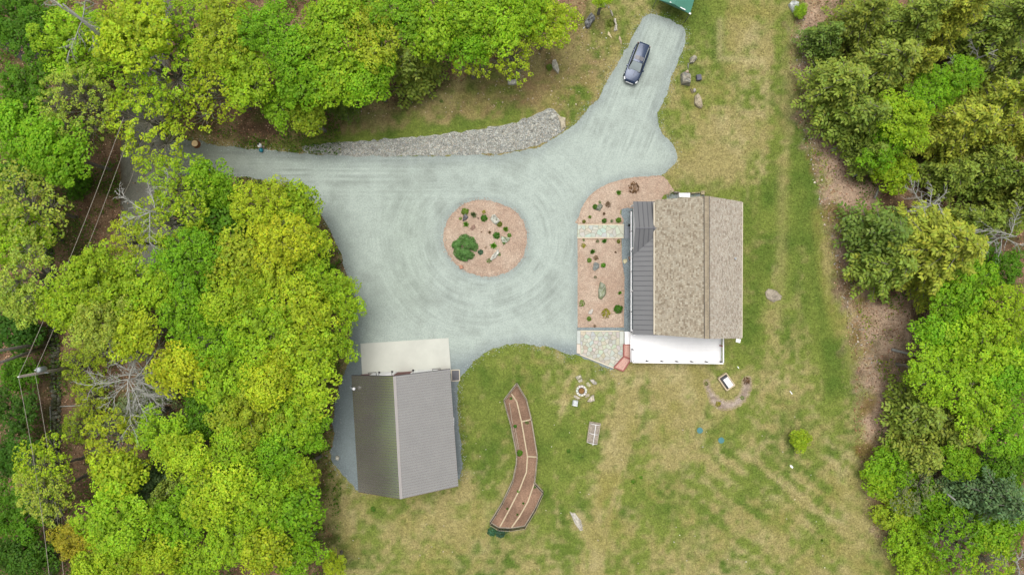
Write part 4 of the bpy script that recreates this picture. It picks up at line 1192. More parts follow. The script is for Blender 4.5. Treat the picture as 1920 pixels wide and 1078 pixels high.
boulder([(1558, 279), (1566, 276), (1567, 283), (1560, 285)], .3, G_L, 'small pale stone among leaves at the eastern woods edge')
boulder([(1477, 10), (1484, 3), (1497, 6), (1496, 18), (1486, 25)], .5, C(192, 196, 192), 'pale boulder beside a yellow-green bush at the top edge')
boulder([(1575, 431), (1581, 430), (1582, 439), (1576, 438)], .2, G_W, 'small white stone at the woods edge east of the lawn')
boulder(zz((960, 808), 3.99, [(430, 600), (470, 610), (515, 665), (530, 740), (510, 745), (470, 690)]), .10, C(200, 194, 182), 'pale flat rock showing through the southern lawn', C(170, 164, 150), top=.85)
bx_, by_, _ = P(1309, 147.5)
b = MB(); b.box((bx_, by_, .22), (.52, .60, .42), R(8)); b.box((bx_, by_, .45), (.46, .54, .04), R(8))
bin_ = tag(b.build('storage_box', plain('slate_plastic', C(92, 92, 106), .5, .3)), 'dark slate-coloured box on grass beside the rock row', 'box')
# stone-lined nook north of the house
nk = ((1220, 340), 8.29)
NK = [([(265, 215), (310, 140), (355, 165), (290, 205), (265, 240)], C(176, 170, 140), 'slanting pale stone at the west end of the nook wall'), ([(355, 165), (450, 175), (440, 195), (345, 195)], C(150, 140, 132), 'long low grey stone in the nook wall north of the house'),
      ([(500, 180), (595, 175), (600, 200), (505, 205)], C(150, 146, 138), 'middle stone of the nook wall north of the house'), ([(610, 180), (755, 170), (758, 190), (620, 205)], C(190, 178, 142), 'long tan stone in the nook wall north of the house'),
      ([(770, 160), (825, 150), (832, 212), (775, 215)], C(196, 184, 150), 'squared tan end stone of the nook wall')]
for q, cl, lb in NK:
    boulder(zz(*nk, q), .5, cl, lb, name='wall_stone', cat='stone', group='stones of the nook wall', top=.85)
b = MB(); b.prism(px_poly([(1250, 364), (1320, 362), (1322, 376), (1250, 378)]), .001, .02); tag(b.build('nook_floor', plain('nook_gravel', C(140, 148, 146), .9, .1, fine=.25, fscale=22)), kind='structure')

# ------------------------------------------------------------------ fire pit and its seats
fpx, fpy, _ = P(1090, 732)
fire = empty('fire_pit', (fpx, fpy, 0)); tag(fire, 'round fire pit ringed with white stones on the south lawn', 'fire pit')
for k in range(11):
    a0, a1 = 2 * math.pi * k / 11 + .03, 2 * math.pi * (k + 1) / 11 - .03
    q = [(fpx + math.cos(a) * r_, fpy + math.sin(a) * r_) for a, r_ in ((a0, .36), (a0, .61), ((a0 + a1) / 2, .625), (a1, .61), (a1, .36))]
    b = MB(); b.prism(q, 0, .24 + random.uniform(-.02, .02), tuple(c * random.uniform(.92, 1.05) for c in C(228, 226, 216)), inset=.02); b.build('ring_stone', M['flag'], fire)
b = MB()
circ = [(math.cos(2 * math.pi * k / 24), math.sin(2 * math.pi * k / 24)) for k in range(24)]
b.add([(fpx + c * .35, fpy + s * .35, z) for z in (0, .30) for c, s in circ] + [(fpx + c * .33, fpy + s * .33, .30) for c, s in circ],
      [(i, (i + 1) % 24, 24 + (i + 1) % 24, 24 + i) for i in range(24)] + [(24 + i, 24 + (i + 1) % 24, 48 + (i + 1) % 24, 48 + i) for i in range(24)])
b.build('steel_liner', M['dark'], fire)
b = MB(); b.prism([(fpx + c * .34, fpy + s * .34) for c, s in circ], 0, .08, C(150, 116, 72)); b.build('ash_bed', M['ash'], fire)
fo = ((1050, 680), 6.34)
for q, h, cl, lb in (([(180, 165), (245, 140), (260, 170), (205, 205)], .35, C(196, 190, 170), 'pale slab seat north of the fire pit, the farther one'),
                     ([(208, 208), (262, 180), (268, 220), (225, 238)], .15, C(190, 184, 166), 'flat stone between the fire pit and its north seat'),
                     ([(345, 200), (400, 195), (440, 235), (435, 255), (395, 255)], .4, C(196, 190, 178), 'angular pale rock seat northeast of the fire pit'),
                     ([(310, 240), (335, 225), (370, 270), (350, 290), (318, 275)], .08, C(196, 192, 160), 'flat yellowish stone beside the northeast fire pit seat'),
                     ([(375, 385), (405, 378), (415, 450), (360, 465), (322, 460), (335, 435)], .4, C(204, 194, 176), 'wedge-shaped pale rock seat southeast of the fire pit'),
                     ([(300, 375), (345, 365), (350, 400), (300, 415)], .07, C(184, 174, 152), 'flat stone at the southeast rim of the fire pit'),
                     ([(162, 390), (185, 382), (245, 425), (215, 435), (165, 410)], .10, C(198, 190, 172), 'flat tapered stone southwest of the fire pit'),
                     ([(150, 440), (215, 445), (205, 520), (140, 505)], .4, C(220, 226, 226), 'square whitish block seat southwest of the fire pit')):
    boulder(zz(*fo, q), h, cl, lb, name='seat_stone', cat='stone', group='stones around the fire pit', top=.85)

# ------------------------------------------------------------------ curved fenced vegetable bed
bed = empty('garden_bed', (*P2(985, 860), 0)); tag(bed, 'long curved fenced vegetable bed with timber dividers', 'garden bed')
PZ = .32
Lb = [(945, 750), (950, 770), (958, 797), (969, 853), (968, 870), (962, 900), (943, 940), (931, 960), (919, 979)]
Rb = [(969, 719), (987, 749), (996, 785), (1007, 852), (1007, 860), (1004, 890), (1002, 905)]
Xb = [(1002, 905), (1018, 922), (1004, 953), (984, 986)]
Bb = [(919, 979), (935, 989), (958, 990), (984, 986)]
Tb = [(945, 750), (957, 734), (969, 719)]
Cb = [(959, 738), (969, 753), (978, 791), (989, 856), (987, 885), (974, 918), (955, 955), (937, 988)]
Db = [(1002, 905), (990, 940), (974, 968), (959, 989)]
def w3(p): return P2(p[0], p[1], PZ)
soil_poly = [w3(p) for p in [Tb[0]] + Tb[1:] + Rb[1:] + Xb[1:] + Bb[::-1][1:] + Lb[::-1][1:-1]]
def soil_col(x, y, d):
    return mixc(np.array(C(162, 132, 110)), np.array(C(134, 108, 90)), np.clip(.4 + (fbm(x, y, 1.3, 81) - .5) * 2.4, 0, 1))
so_ = sheet('soil', soil_poly, .22, M['soil'], soil_col, .3)
so_.parent = bed; so_.location = -bed.location
for run, top in ((Lb, PZ), (Rb, PZ + .004), (Xb, PZ + .008), (Bb, PZ + .012), (Tb, PZ + .016), (Cb, PZ - .004), (Db, PZ - .008), ([(978, 790.5), (996, 786)], PZ + .002), ([(990, 855.5), (1007, 856.5)], PZ + .002)):
    for i in range(len(run) - 1):
        b = MB(); b.bar(w3(run[i]), w3(run[i + 1]), .14, 0.0, top)
        b.build('plank', M['board'] if run in (Cb, Db) or len(run) == 2 else M['grey_board'], bed)
FZ = 1.25
outer = Tb[::-1] + Lb[1:] + Bb[1:] + Xb[::-1][1:] + Rb[::-1][1:]
for i in range(len(outer) - 1):
    a, c = w3(outer[i]), w3(outer[i + 1])
    b = MB(); b.tube([(a[0], a[1], 0), (a[0], a[1], FZ)], .035, 6); b.build('post', M['dark'], bed)
    b = MB(); b.bar(a, c, .012, PZ + .03, FZ - .05); b.build('netting', M['net'], bed)
    b = MB(); b.bar(a, c, .03, FZ - .05, FZ - .02); b.build('top_rail', M['grey_board'], bed)
for q in ([(955, 755), (961, 795)], [(966, 802), (973, 842)], [(970, 842), (962, 800)]):
    b = MB(); b.bar(P2(*q[0], .3), P2(*q[1], .3), .06, .222, .29); b.build('loose_board', M['grey_board'], bed)

# ------------------------------------------------------------------ hooped cold frame
cf = px_poly([(1106, 791), (1126, 794), (1119.5, 833), (1100.5, 829)], .35)
frame = empty('cold_frame', (*cf[0], 0)); tag(frame, 'small raised bed with white hoops and a ridge pole', 'cold frame')
for i in range(4):
    b = MB(); b.bar(cf[i], cf[(i + 1) % 4], .07, 0, .36 + .004 * i); b.build('plank', M['grey_board'], frame)
b = MB(); b.prism([tuple(np.array(p) * .94 + np.mean(cf, 0) * .06) for p in cf], 0, .27, C(168, 158, 144)); b.build('soil', M['soil'], frame)
cfa = [np.array(p) for p in cf]
tops = []
for t in (.04, .5, .96):
    a, c = cfa[0] + (cfa[3] - cfa[0]) * t, cfa[1] + (cfa[2] - cfa[1]) * t
    path = []
    for k in range(13):
        th = math.pi * k / 12
        m_ = (a + c) / 2 - (c - a) / 2 * math.cos(th)
        path.append((m_[0], m_[1], .3 + .75 * math.sin(th)))
    tops.append(((a + c) / 2))
    b = MB(); b.tube(path, .028, 6); b.build('hoop', M['white'], frame, True)
b = MB(); b.tube([(tops[0][0], tops[0][1], 1.07), (tops[2][0], tops[2][1] - .15, 1.07)], .032, 6); b.build('ridge_pole', M['white'], frame)

# ------------------------------------------------------------------ wooden box with a white lid inside the horseshoe bed
bo = ((1300, 640), 7.7)
bq = px_poly(zz(*bo, [(365, 535), (475, 458), (598, 632), (485, 708)]), .4)
wb = empty('wooden_box', (*bq[0], 0)); tag(wb, 'open timber box with a white lid inside the horseshoe mulch bed', 'box')
for i in range(4):
    b = MB(); b.bar(bq[i], bq[(i + 1) % 4], .13, 0, .42 + .004 * i); b.build('timber', M['board'], wb)
bqa = [np.array(p) for p in bq]; bc = sum(bqa) / 4
b = MB(); b.prism([tuple(bc + (p - bc) * .96) for p in bqa], 0, .12); b.build('floor', M['dark_grey'], wb)
def bw(u, v): return tuple(bqa[0] * (1 - u) * (1 - v) + bqa[1] * u * (1 - v) + bqa[2] * u * v + bqa[3] * (1 - u) * v)
b = MB(); b.prism([bw(.32, .26), bw(.90, .26), bw(.90, .95), bw(.32, .95)], .36, .40); b.build('lid', M['white'], wb)
b = MB(); b.bar(bw(.17, .12), bw(.17, .9), .07, .3, .38); b.build('rail', M['dark'], wb)
b = MB(); b.bar(bw(.2, .14), bw(.85, .14), .07, .3, .376); b.build('rail', M['dark'], wb)
# septic lids
for (x, y), lb in (((1312, 806.5), 'round teal lid flush in the grass, the western of two'), ((1352, 825), 'round teal lid flush in the grass, the eastern of two')):
    cx, cy, _ = P(x, y)
    b = MB(); b.tube([(cx, cy, 0), (cx, cy, .09), (cx, cy, .10)], [.33, .33, .28], 18)
    lid = b.build('septic_lid', M['teal_lid']); tag(lid, lb, 'lid', 'teal lids in the south lawn')
    for k in range(6):
        a = k * math.pi / 3
        b = MB(); b.bar((cx + .06 * math.cos(a), cy + .06 * math.sin(a)), (cx + .25 * math.cos(a), cy + .25 * math.sin(a)), .03, .10, .115); o = b.build('rib', M['teal_lid'], lid)
# tree stump and the small ornament by the drive entrance
cx, cy, _ = P(369, 271)
st = empty('tree_stump', (cx, cy, 0)); tag(st, 'pale fresh-cut round stump at the drive entrance', 'tree stump')
b = MB(); b.tube([(cx, cy, 0), (cx, cy, .15), (cx, cy, .5)], [.46, .40, .375], 16); b.build('trunk', M['orange_bark'], st, False)
b = MB(); b.tube([(cx, cy, .49), (cx, cy, .52)], [.345, .34], 16); b.build('cut_face', M['wood_cut'], st)
cx, cy, _ = P(491, 279)
orn = empty('lawn_ornament', (cx, cy, 0)); tag(orn, 'small white and teal ornament at the upper edge of the drive', 'ornament')
b = MB(); b.tube([(cx, cy + .2, 0), (cx, cy + .2, .5), (cx, cy + .22, .75), (cx, cy + .25, .95)], [.12, .2, .24, .12], 10); b.build('body', M['white'], orn, True)
b = MB(); b.tube([(cx - .05, cy + .28, .9), (cx - .05, cy + .28, 1.02), (cx - .05, cy + .28, 1.1)], [.09, .11, .04], 10); b.build('knob', M['black'], orn, True)
b = MB(); b.tube([(cx, cy - .22, 0), (cx, cy - .22, .3), (cx, cy - .2, .42)], [.2, .24, .12], 8); b.build('base', plain('teal_glaze', C(36, 138, 160), .4, .4), orn, True)
b = MB(); b.tube([(cx + .32, cy + .12, 0), (cx + .32, cy + .12, .35), (cx + .32, cy + .14, .5)], [.14, .16, .06], 8); b.build('side_pot', plain('clay_pot', C(160, 140, 126), .8, .2), orn, True)
# green canopy shelter at the top edge
cn = [P(1231.5, -1, 2.2), P(1293.5, 27, 2.2), P(1322, -66, 2.2), P(1260, -94, 2.2)]
can = empty('canopy_shelter', (*cn[0][:2], 0)); tag(can, 'teal green canopy shelter roof cut by the top edge', 'canopy')
r0 = tuple((np.array(cn[0]) + np.array(cn[1])) / 2 + (0, 0, .55)); r1 = tuple((np.array(cn[2]) + np.array(cn[3])) / 2 + (0, 0, .55))
for q in ([cn[1], cn[2], r1, r0], [cn[0], cn[3], r1, r0]):
    b = MB(); slab(b, q, 0, 1, 0, 1, -.015, .015); b.build('tarp', M['teal'], can)
b = MB(); b.add([cn[0], cn[1], r0, tuple(np.array(cn[0]) * .98 + np.array(cn[2]) * .02), tuple(np.array(cn[1]) * .98 + np.array(cn[3]) * .02), tuple(np.array(r0) * .98 + np.array(r1) * .02)], [(0, 1, 2), (5, 4, 3), (0, 3, 4, 1), (1, 4, 5, 2), (2, 5, 3, 0)]); b.build('end_flap', M['teal'], can)
for p in cn:
    b = MB(); b.tube([(p[0], p[1], 0), (p[0], p[1], 2.2)], .04, 8); b.build('leg', M['dark_grey'], can)
a, c = np.array(cn[0]), np.array(cn[1])
b = MB(); b.tube([tuple(a + (c - a) * .36 + (.02, .1, .42)), tuple(a + (c - a) * .84 + (.02, .08, .26))], .06, 8); b.build('edge_pole', M['white'], can)
b = MB(); b.box((cn[1][0], cn[1][1] + .03, 2.25), (.22, .14, .08), R(-20)); b.build('corner_bracket', M['white'], can)

# ------------------------------------------------------------------ dark blue SUV
def make_car():
    car = empty('parked_car', (0, 0, 0)); tag(car, 'dark blue SUV with roof rails parked on the gravel drive', 'car')
    L2, W2 = 2.32, .93
    def outline(s, zf, n=44):
        pts = []
        for k in range(n):
            a = 2 * math.pi * k / n
            c, sn = math.cos(a), math.sin(a)
            e = 2 / 5.5
            x = L2 * s * math.copysign(abs(c) ** e, c); y = W2 * s * math.copysign(abs(sn) ** e, sn)
            if x > 1.2: y *= 1 - .10 * ((x - 1.2) / (L2 - 1.2)) ** 2
            if x < -1.6: y *= 1 - .05 * ((-x - 1.6) / (L2 - 1.6)) ** 2
            pts.append((x, y, zf(x)))
        return pts
    def ztop(x):
        return 1.03 if x < .9 else 1.03 - .17 * ((x - .9) / 1.42) ** 1.6
    rings = [outline(.95, lambda x: .24), outline(.985, lambda x: .34), outline(1.0, lambda x: .55), outline(.995, lambda x: min(.82, ztop(x) - .07)), outline(.965, lambda x: ztop(x) - .01), outline(.90, lambda x: ztop(x) + .012)]
    V = [p for r_ in rings for p in r_]; n = 44; F = []
    for l in range(len(rings) - 1):
        for i in range(n):
            F.append((l * n + i, l * n + (i + 1) % n, (l + 1) * n + (i + 1) % n, (l + 1) * n + i))
    base = (len(rings) - 1) * n
    half = n // 2
    for i in range(1, half):           # close the deck with strips across the car
        a, b2, c, d = base + i - 1, base + i, base + (n - i) % n, base + (n - i + 1) % n
        F.append((a, b2, c, d) if a != d else (a, b2, c))
    F.append(tuple(range(n - 1, -1, -1)))
    b = MB(); b.add(V, F); b.build('body', M['paint'], car, True)
    # hood skin with a centre crease
    b = MB(); hv = []
    for i in range(7):
        x = .98 + (2.10 - .98) * i / 6
        for j in range(7):
            y = (-.70 + 1.40 * j / 6) * (1 - .16 * (i / 6) ** 2)
            hv.append((x, y, ztop(x) + .045 + .035 * (1 - (y / .75) ** 2) - .02 * (i / 6) ** 3))
    b.add(hv, [(i * 7 + j, (i + 1) * 7 + j, (i + 1) * 7 + j + 1, i * 7 + j + 1) for i in range(6) for j in range(6)]); b.build('hood', M['paint'], car, True)
    b = MB(); b.bar((1.0, .12), (1.55, .10), .03, 1.09, 1.105); b.build('hood_scoop', M['black'], car)
    # cabin
    B = {'fl': (.92, .76, 1.04), 'fr': (.92, -.76, 1.04), 'rl': (-2.16, .74, 1.06), 'rr': (-2.16, -.74, 1.06)}
    T = {'fl': (.12, .60, 1.63), 'fr': (.12, -.60, 1.63), 'rl': (-1.86, .58, 1.62), 'rr': (-1.86, -.58, 1.62)}
    b = MB(); b.hexa([B['fl'], B['rl'], B['rr'], B['fr'], T['fl'], T['rl'], T['rr'], T['fr']]); b.build('cabin', M['black'], car)
    def glass(name, pts, mat, off=.012, bow=.05):
        p = [Vector(q) for q in pts]
        nrm = (p[1] - p[0]).cross(p[3] - p[0]).normalized()
        c = sum(p, Vector()) / 4
        if nrm.dot(c - Vector((-.7, 0, 1.2))) < 0: nrm = -nrm
        g = MB(); vs = []
        for i in range(6):
            for j in range(6):
                u, v = i / 5, j / 5
                q = p[0] * (1 - u) * (1 - v) + p[1] * u * (1 - v) + p[2] * u * v + p[3] * (1 - u) * v
                vs.append(q + nrm * (off + bow * math.sin(math.pi * u) * math.sin(math.pi * v) ** .5))
        g.add(vs, [(i * 6 + j, (i + 1) * 6 + j, (i + 1) * 6 + j + 1, i * 6 + j + 1) for i in range(5) for j in range(5)])
        return g.build(name, mat, car, True)
    lerp = lambda a, b2, t: tuple(x + (y - x) * t for x, y in zip(a, b2))
    glass('windscreen', [lerp(B['fl'], B['fr'], .05), lerp(B['fl'], B['fr'], .95), lerp(T['fl'], T['fr'], .95), lerp(T['fl'], T['fr'], .05)], M['screen'])
    glass('rear_window', [lerp(B['rl'], B['rr'], .1), lerp(B['rl'], B['rr'], .9), lerp(T['rl'], T['rr'], .9), lerp(T['rl'], T['rr'], .1)], M['glass_dark'], .012, .03)
    for s, k in (('l', 1), ('r', -1)):
        for t0, t1 in ((.04, .36), (.39, .66), (.69, .95)):
            glass('side_window', [lerp(B['f' + s], B['r' + s], t0), lerp(B['f' + s], B['r' + s], t1), lerp(T['f' + s], T['r' + s], t1), lerp(T['f' + s], T['r' + s], t0)], M['glass_dark'], .012, .01)
    b = MB(); rv = []
    for i in range(9):
        x = .16 - 2.10 * i / 8
        for j in range(7):
            y = -.60 + 1.2 * j / 6
            rv.append((x, y, 1.64 + .055 * (1 - (y / .62) ** 2) + .03 * math.sin(math.pi * i / 8) - .01 * i / 8))
    b.add(rv, [(i * 7 + j, i * 7 + j + 1, (i + 1) * 7 + j + 1, (i + 1) * 7 + j) for i in range(8) for j in range(6)]); b.build('roof', M['paint'], car, True)
    b = MB(); b.add([(x, y, 1.735 - .04 * (y / .5) ** 2) for x in (-.08, -.52) for y in (-.5, 0, .5)], [(0, 1, 4, 3), (1, 2, 5, 4)]); b.build('sunroof', plain('smoked_glass', (.10, .10, .11), .3, .4, var=0), car)
    for s in (-1, 1):
        b = MB(); b.tube([(.02, s * .57, 1.66), (-.1, s * .59, 1.73), (-1.6, s * .57, 1.73), (-1.75, s * .55, 1.66)], .025, 6); b.build('roof_rail', M['galv'], car, True)
        b = MB(); b.hexa([(.78, s * .90, .98), (.62, s * .90, .98), (.62, s * 1.08, 1.0), (.78, s * 1.05, 1.0), (.76, s * .90, 1.14), (.64, s * .90, 1.14), (.65, s * 1.07, 1.13), (.75, s * 1.05, 1.13)] if s > 0 else
                         [(.62, s * .90, .98), (.78, s * .90, .98), (.78, s * 1.05, 1.0), (.62, s * 1.08, 1.0), (.64, s * .90, 1.14), (.76, s * .90, 1.14), (.75, s * 1.05, 1.13), (.65, s * 1.07, 1.13)]); b.build('mirror', M['paint'], car)
        b = MB(); b.add([(1.86, s * .76, .955), (2.16, s * .58, .86), (2.20, s * .70, .80), (1.98, s * .84, .86)], [(0, 1, 2, 3) if s < 0 else (3, 2, 1, 0)]); hl = b
        hl.add([(1.86, s * .76, .93), (2.16, s * .58, .83), (2.20, s * .70, .77), (1.98, s * .84, .83)], [(3, 2, 1, 0) if s < 0 else (0, 1, 2, 3)])
        hl.v = [(x + .02, y, z + .035) for x, y, z in hl.v]
        hl.build('headlight', M['lamp_glass'], car)
        b = MB(); b.box((-2.16, s * .68, .93), (.12, .22, .14)); b.build('tail_light', plain('tail_red' + str(s), (.10, .006, .006), .2, .5, var=0), car)
        for x in (1.42, -1.38):
            b = MB(); b.tube([(x, s * .70, .35), (x, s * .92, .35)], .35, 18); w_ = b.build('wheel', M['tyre'], car)
            b = MB(); b.tube([(x, s * .90, .35), (x, s * .935, .35)], .22, 14); b.build('rim', M['rim'], w_)
    b = MB(); b.box((2.335, 0, .60), (.05, .86, .16)); b.build('grille_bar', M['white'], car)
    b = MB(); b.add([(.93, -.74, 1.075), (.99, 0, 1.085), (.93, .74, 1.075), (1.04, .70, 1.09), (1.10, 0, 1.10), (1.04, -.70, 1.09)], [(0, 5, 4, 1), (1, 4, 3, 2)]); b.build('wiper_cowl', M['black'], car)
    b = MB(); b.hexa([(-1.90, -.56, 1.60), (-2.12, -.56, 1.56), (-2.12, .56, 1.56), (-1.90, .56, 1.60), (-1.90, -.56, 1.66), (-2.10, -.56, 1.60), (-2.10, .56, 1.60), (-1.90, .56, 1.66)][::1]); b.build('spoiler', M['paint'], car)
    b = MB(); b.hexa([(-1.60, -.02, 1.70), (-1.78, -.02, 1.68), (-1.78, .02, 1.68), (-1.60, .02, 1.70), (-1.70, -.01, 1.78), (-1.78, -.01, 1.80), (-1.78, .01, 1.80), (-1.70, .01, 1.78)]); b.build('antenna_fin', M['black'], car)
    return car
car = make_car()
cx, cy, _ = P(1194.6, 118.3, .9)
car.location = (cx, cy, .012)
car.scale = (.965, .965, .965)
car.rotation_euler = (0, 0, math.atan2(-72.4, -27.8))

# ------------------------------------------------------------------ utility pole, wires
px0 = P(37, 706, 9.6)
pole = empty('utility_pole', (px0[0], px0[1], 0)); tag(pole, 'wooden utility pole carrying a grey transformer by the stone wall', 'utility pole')
b = MB(); b.tube([(px0[0], px0[1], 0), (px0[0], px0[1], 9.6)], [.19, .13], 10); b.build('shaft', M['pole'], pole, True)
tx_, ty_ = px0[0] + .42, px0[1] + .42
b = MB(); b.tube([(tx_, ty_, 6.6), (tx_, ty_, 6.7), (tx_, ty_, 7.55), (tx_, ty_, 7.68), (tx_, ty_, 7.72)], [.2, .27, .27, .25, .12], 14); tr_ = b.build('transformer', M['galv'], pole, True)
b = MB(); b.tube([(tx_ - .1, ty_, 7.7), (tx_ - .12, ty_, 8.0)], [.05, .035], 8); b.build('bushing', M['white'], tr_, True)
b = MB(); b.box((px0[0] + .2, px0[1] + .2, 7.2), (.5, .08, .1), R(45)); b.build('bracket', M['galv'], pole)
b = MB(); b.tube([(px0[0], px0[1], 9.6), (px0[0], px0[1], 9.75), (px0[0], px0[1], 9.85)], [.04, .08, .04], 8); b.build('insulator', M['white'], pole, True)
b = MB(); b.tube([(px0[0] + .1, px0[1], 6.3), (px0[0] + .55, px0[1] - .05, 6.3)], .05, 6); b.build('conduit', M['galv'], pole)
def power_line(pts, label, rad=.022):
    path = []
    pts = [Vector(p) for p in pts]
    for i in range(len(pts) - 1):
        for k in range(10):
            t = k / 10
            q = pts[i].lerp(pts[i + 1], t); q.z -= .5 * 4 * t * (1 - t); path.append(q)
    path.append(pts[-1])
    b = MB(); b.tube(path, rad, 5)
    return tag(b.build('power_line', M['wire']), label, 'power line', 'overhead wires at the west side')
power_line([P(232, 220, 9.6), px0[:2] + (9.78,)], 'upper overhead wire running from the pole toward the drive entrance')
power_line([P(254, 220, 8.0), (px0[0] + .2, px0[1] + .2, 7.8)], 'lower overhead wire running from the transformer toward the drive entrance')
power_line([px0[:2] + (9.78,), P(102, 1180, 9.6)], 'upper overhead wire running south from the pole')
power_line([(px0[0] + .2, px0[1] + .2, 7.8), P(128, 1180, 7.8)], 'lower overhead wire running south from the transformer')
power_line([P(290, 200, 6.5), P(262, 272, 6.4), P(228, 372, 6.3)], 'thin dark wire crossing above the road at the entrance', .014)

# ------------------------------------------------------------------ old dry-stone wall
wl = empty('stone_wall', (*P2(104, 640), 0)); tag(wl, 'old mossy dry-stone wall running down the west side', 'stone wall')
SM = []
for k in range(8):
    r_ = random.Random(500 + k)
    poly = [(math.cos(2 * math.pi * i / 6) * r_.uniform(.75, 1.05) * .30, math.sin(2 * math.pi * i / 6) * r_.uniform(.75, 1.05) * .22) for i in range(6)]
    cl = [C(108, 106, 98), C(92, 92, 84), C(124, 122, 112), C(84, 86, 70)][k % 4]
    m_ = boulder_mesh(poly, .3, cl, 600 + k, .7, 0.0, C(92, 98, 62)).mesh('stone'); m_.materials.append(M['stone']); SM.append(m_)
path = [P2(94, 335), P2(97, 420), P2(92, 480), P2(99, 560), P2(104, 640), P2(106, 720), P2(107, 800), P2(106, 900), P2(104, 1000), P2(103, 1100)]
for i in range(len(path) - 1):
    L = math.dist(path[i], path[i + 1]); n = int(L / .46)
    for k in range(n):
        t = (k + .5) / n
        x, y = path[i][0] + (path[i + 1][0] - path[i][0]) * t, path[i][1] + (path[i + 1][1] - path[i][1]) * t
        for off, z in ((-.32, 0), (.3, 0), (0, .26)):
            o = link('stone', random.choice(SM), None, wl)
            o.location = (x + off + random.uniform(-.08, .08) - wl.location[0], y + random.uniform(-.1, .1) - wl.location[1], z + random.uniform(-.03, .03))
            o.rotation_euler = (random.uniform(-.15, .15), random.uniform(-.15, .15), random.uniform(0, 6.28))
            s_ = random.uniform(.85, 1.3); o.scale = (s_, s_, s_)

# ------------------------------------------------------------------ foliage
def cards(pos, nrm, size, asp, rng, tang=None):
    n = len(pos)
    nrm = nrm / (np.linalg.norm(nrm, axis=1, keepdims=True) + 1e-9)
    t = rng.normal(size=(n, 3)) if tang is None else tang
    t = t - nrm * np.sum(t * nrm, 1, keepdims=True)
    t /= (np.linalg.norm(t, axis=1, keepdims=True) + 1e-9)
    b = np.cross(nrm, t)
    u, v = t * (size * .5)[:, None], b * (size * .5 * asp)[:, None]
    sag = nrm * (size * .08)[:, None]
    return np.stack([pos - u, pos - v * 1.0 + sag, pos + u, pos + v + sag], 1).reshape(-1, 3)
def dirs(n, rng, zmin=-1.0):
    z = rng.uniform(zmin, 1, n); a = rng.uniform(0, 2 * np.pi, n); r = np.sqrt(np.maximum(0, 1 - z * z))
    return np.column_stack([r * np.cos(a), r * np.sin(a), z])
def spread(n, rng, zmin):      # evenly spread directions on a dome
    i = np.arange(n) + rng.uniform(0, 1)
    z = 1 - (1 - zmin) * (i + .5) / n
    a = i * 2.399963 + rng.uniform(0, 6.28)
    r = np.sqrt(np.maximum(0, 1 - z * z))
    d = np.column_stack([r * np.cos(a), r * np.sin(a), z]) + rng.normal(0, .16, (n, 3))
    return d / np.linalg.norm(d, axis=1, keepdims=True)

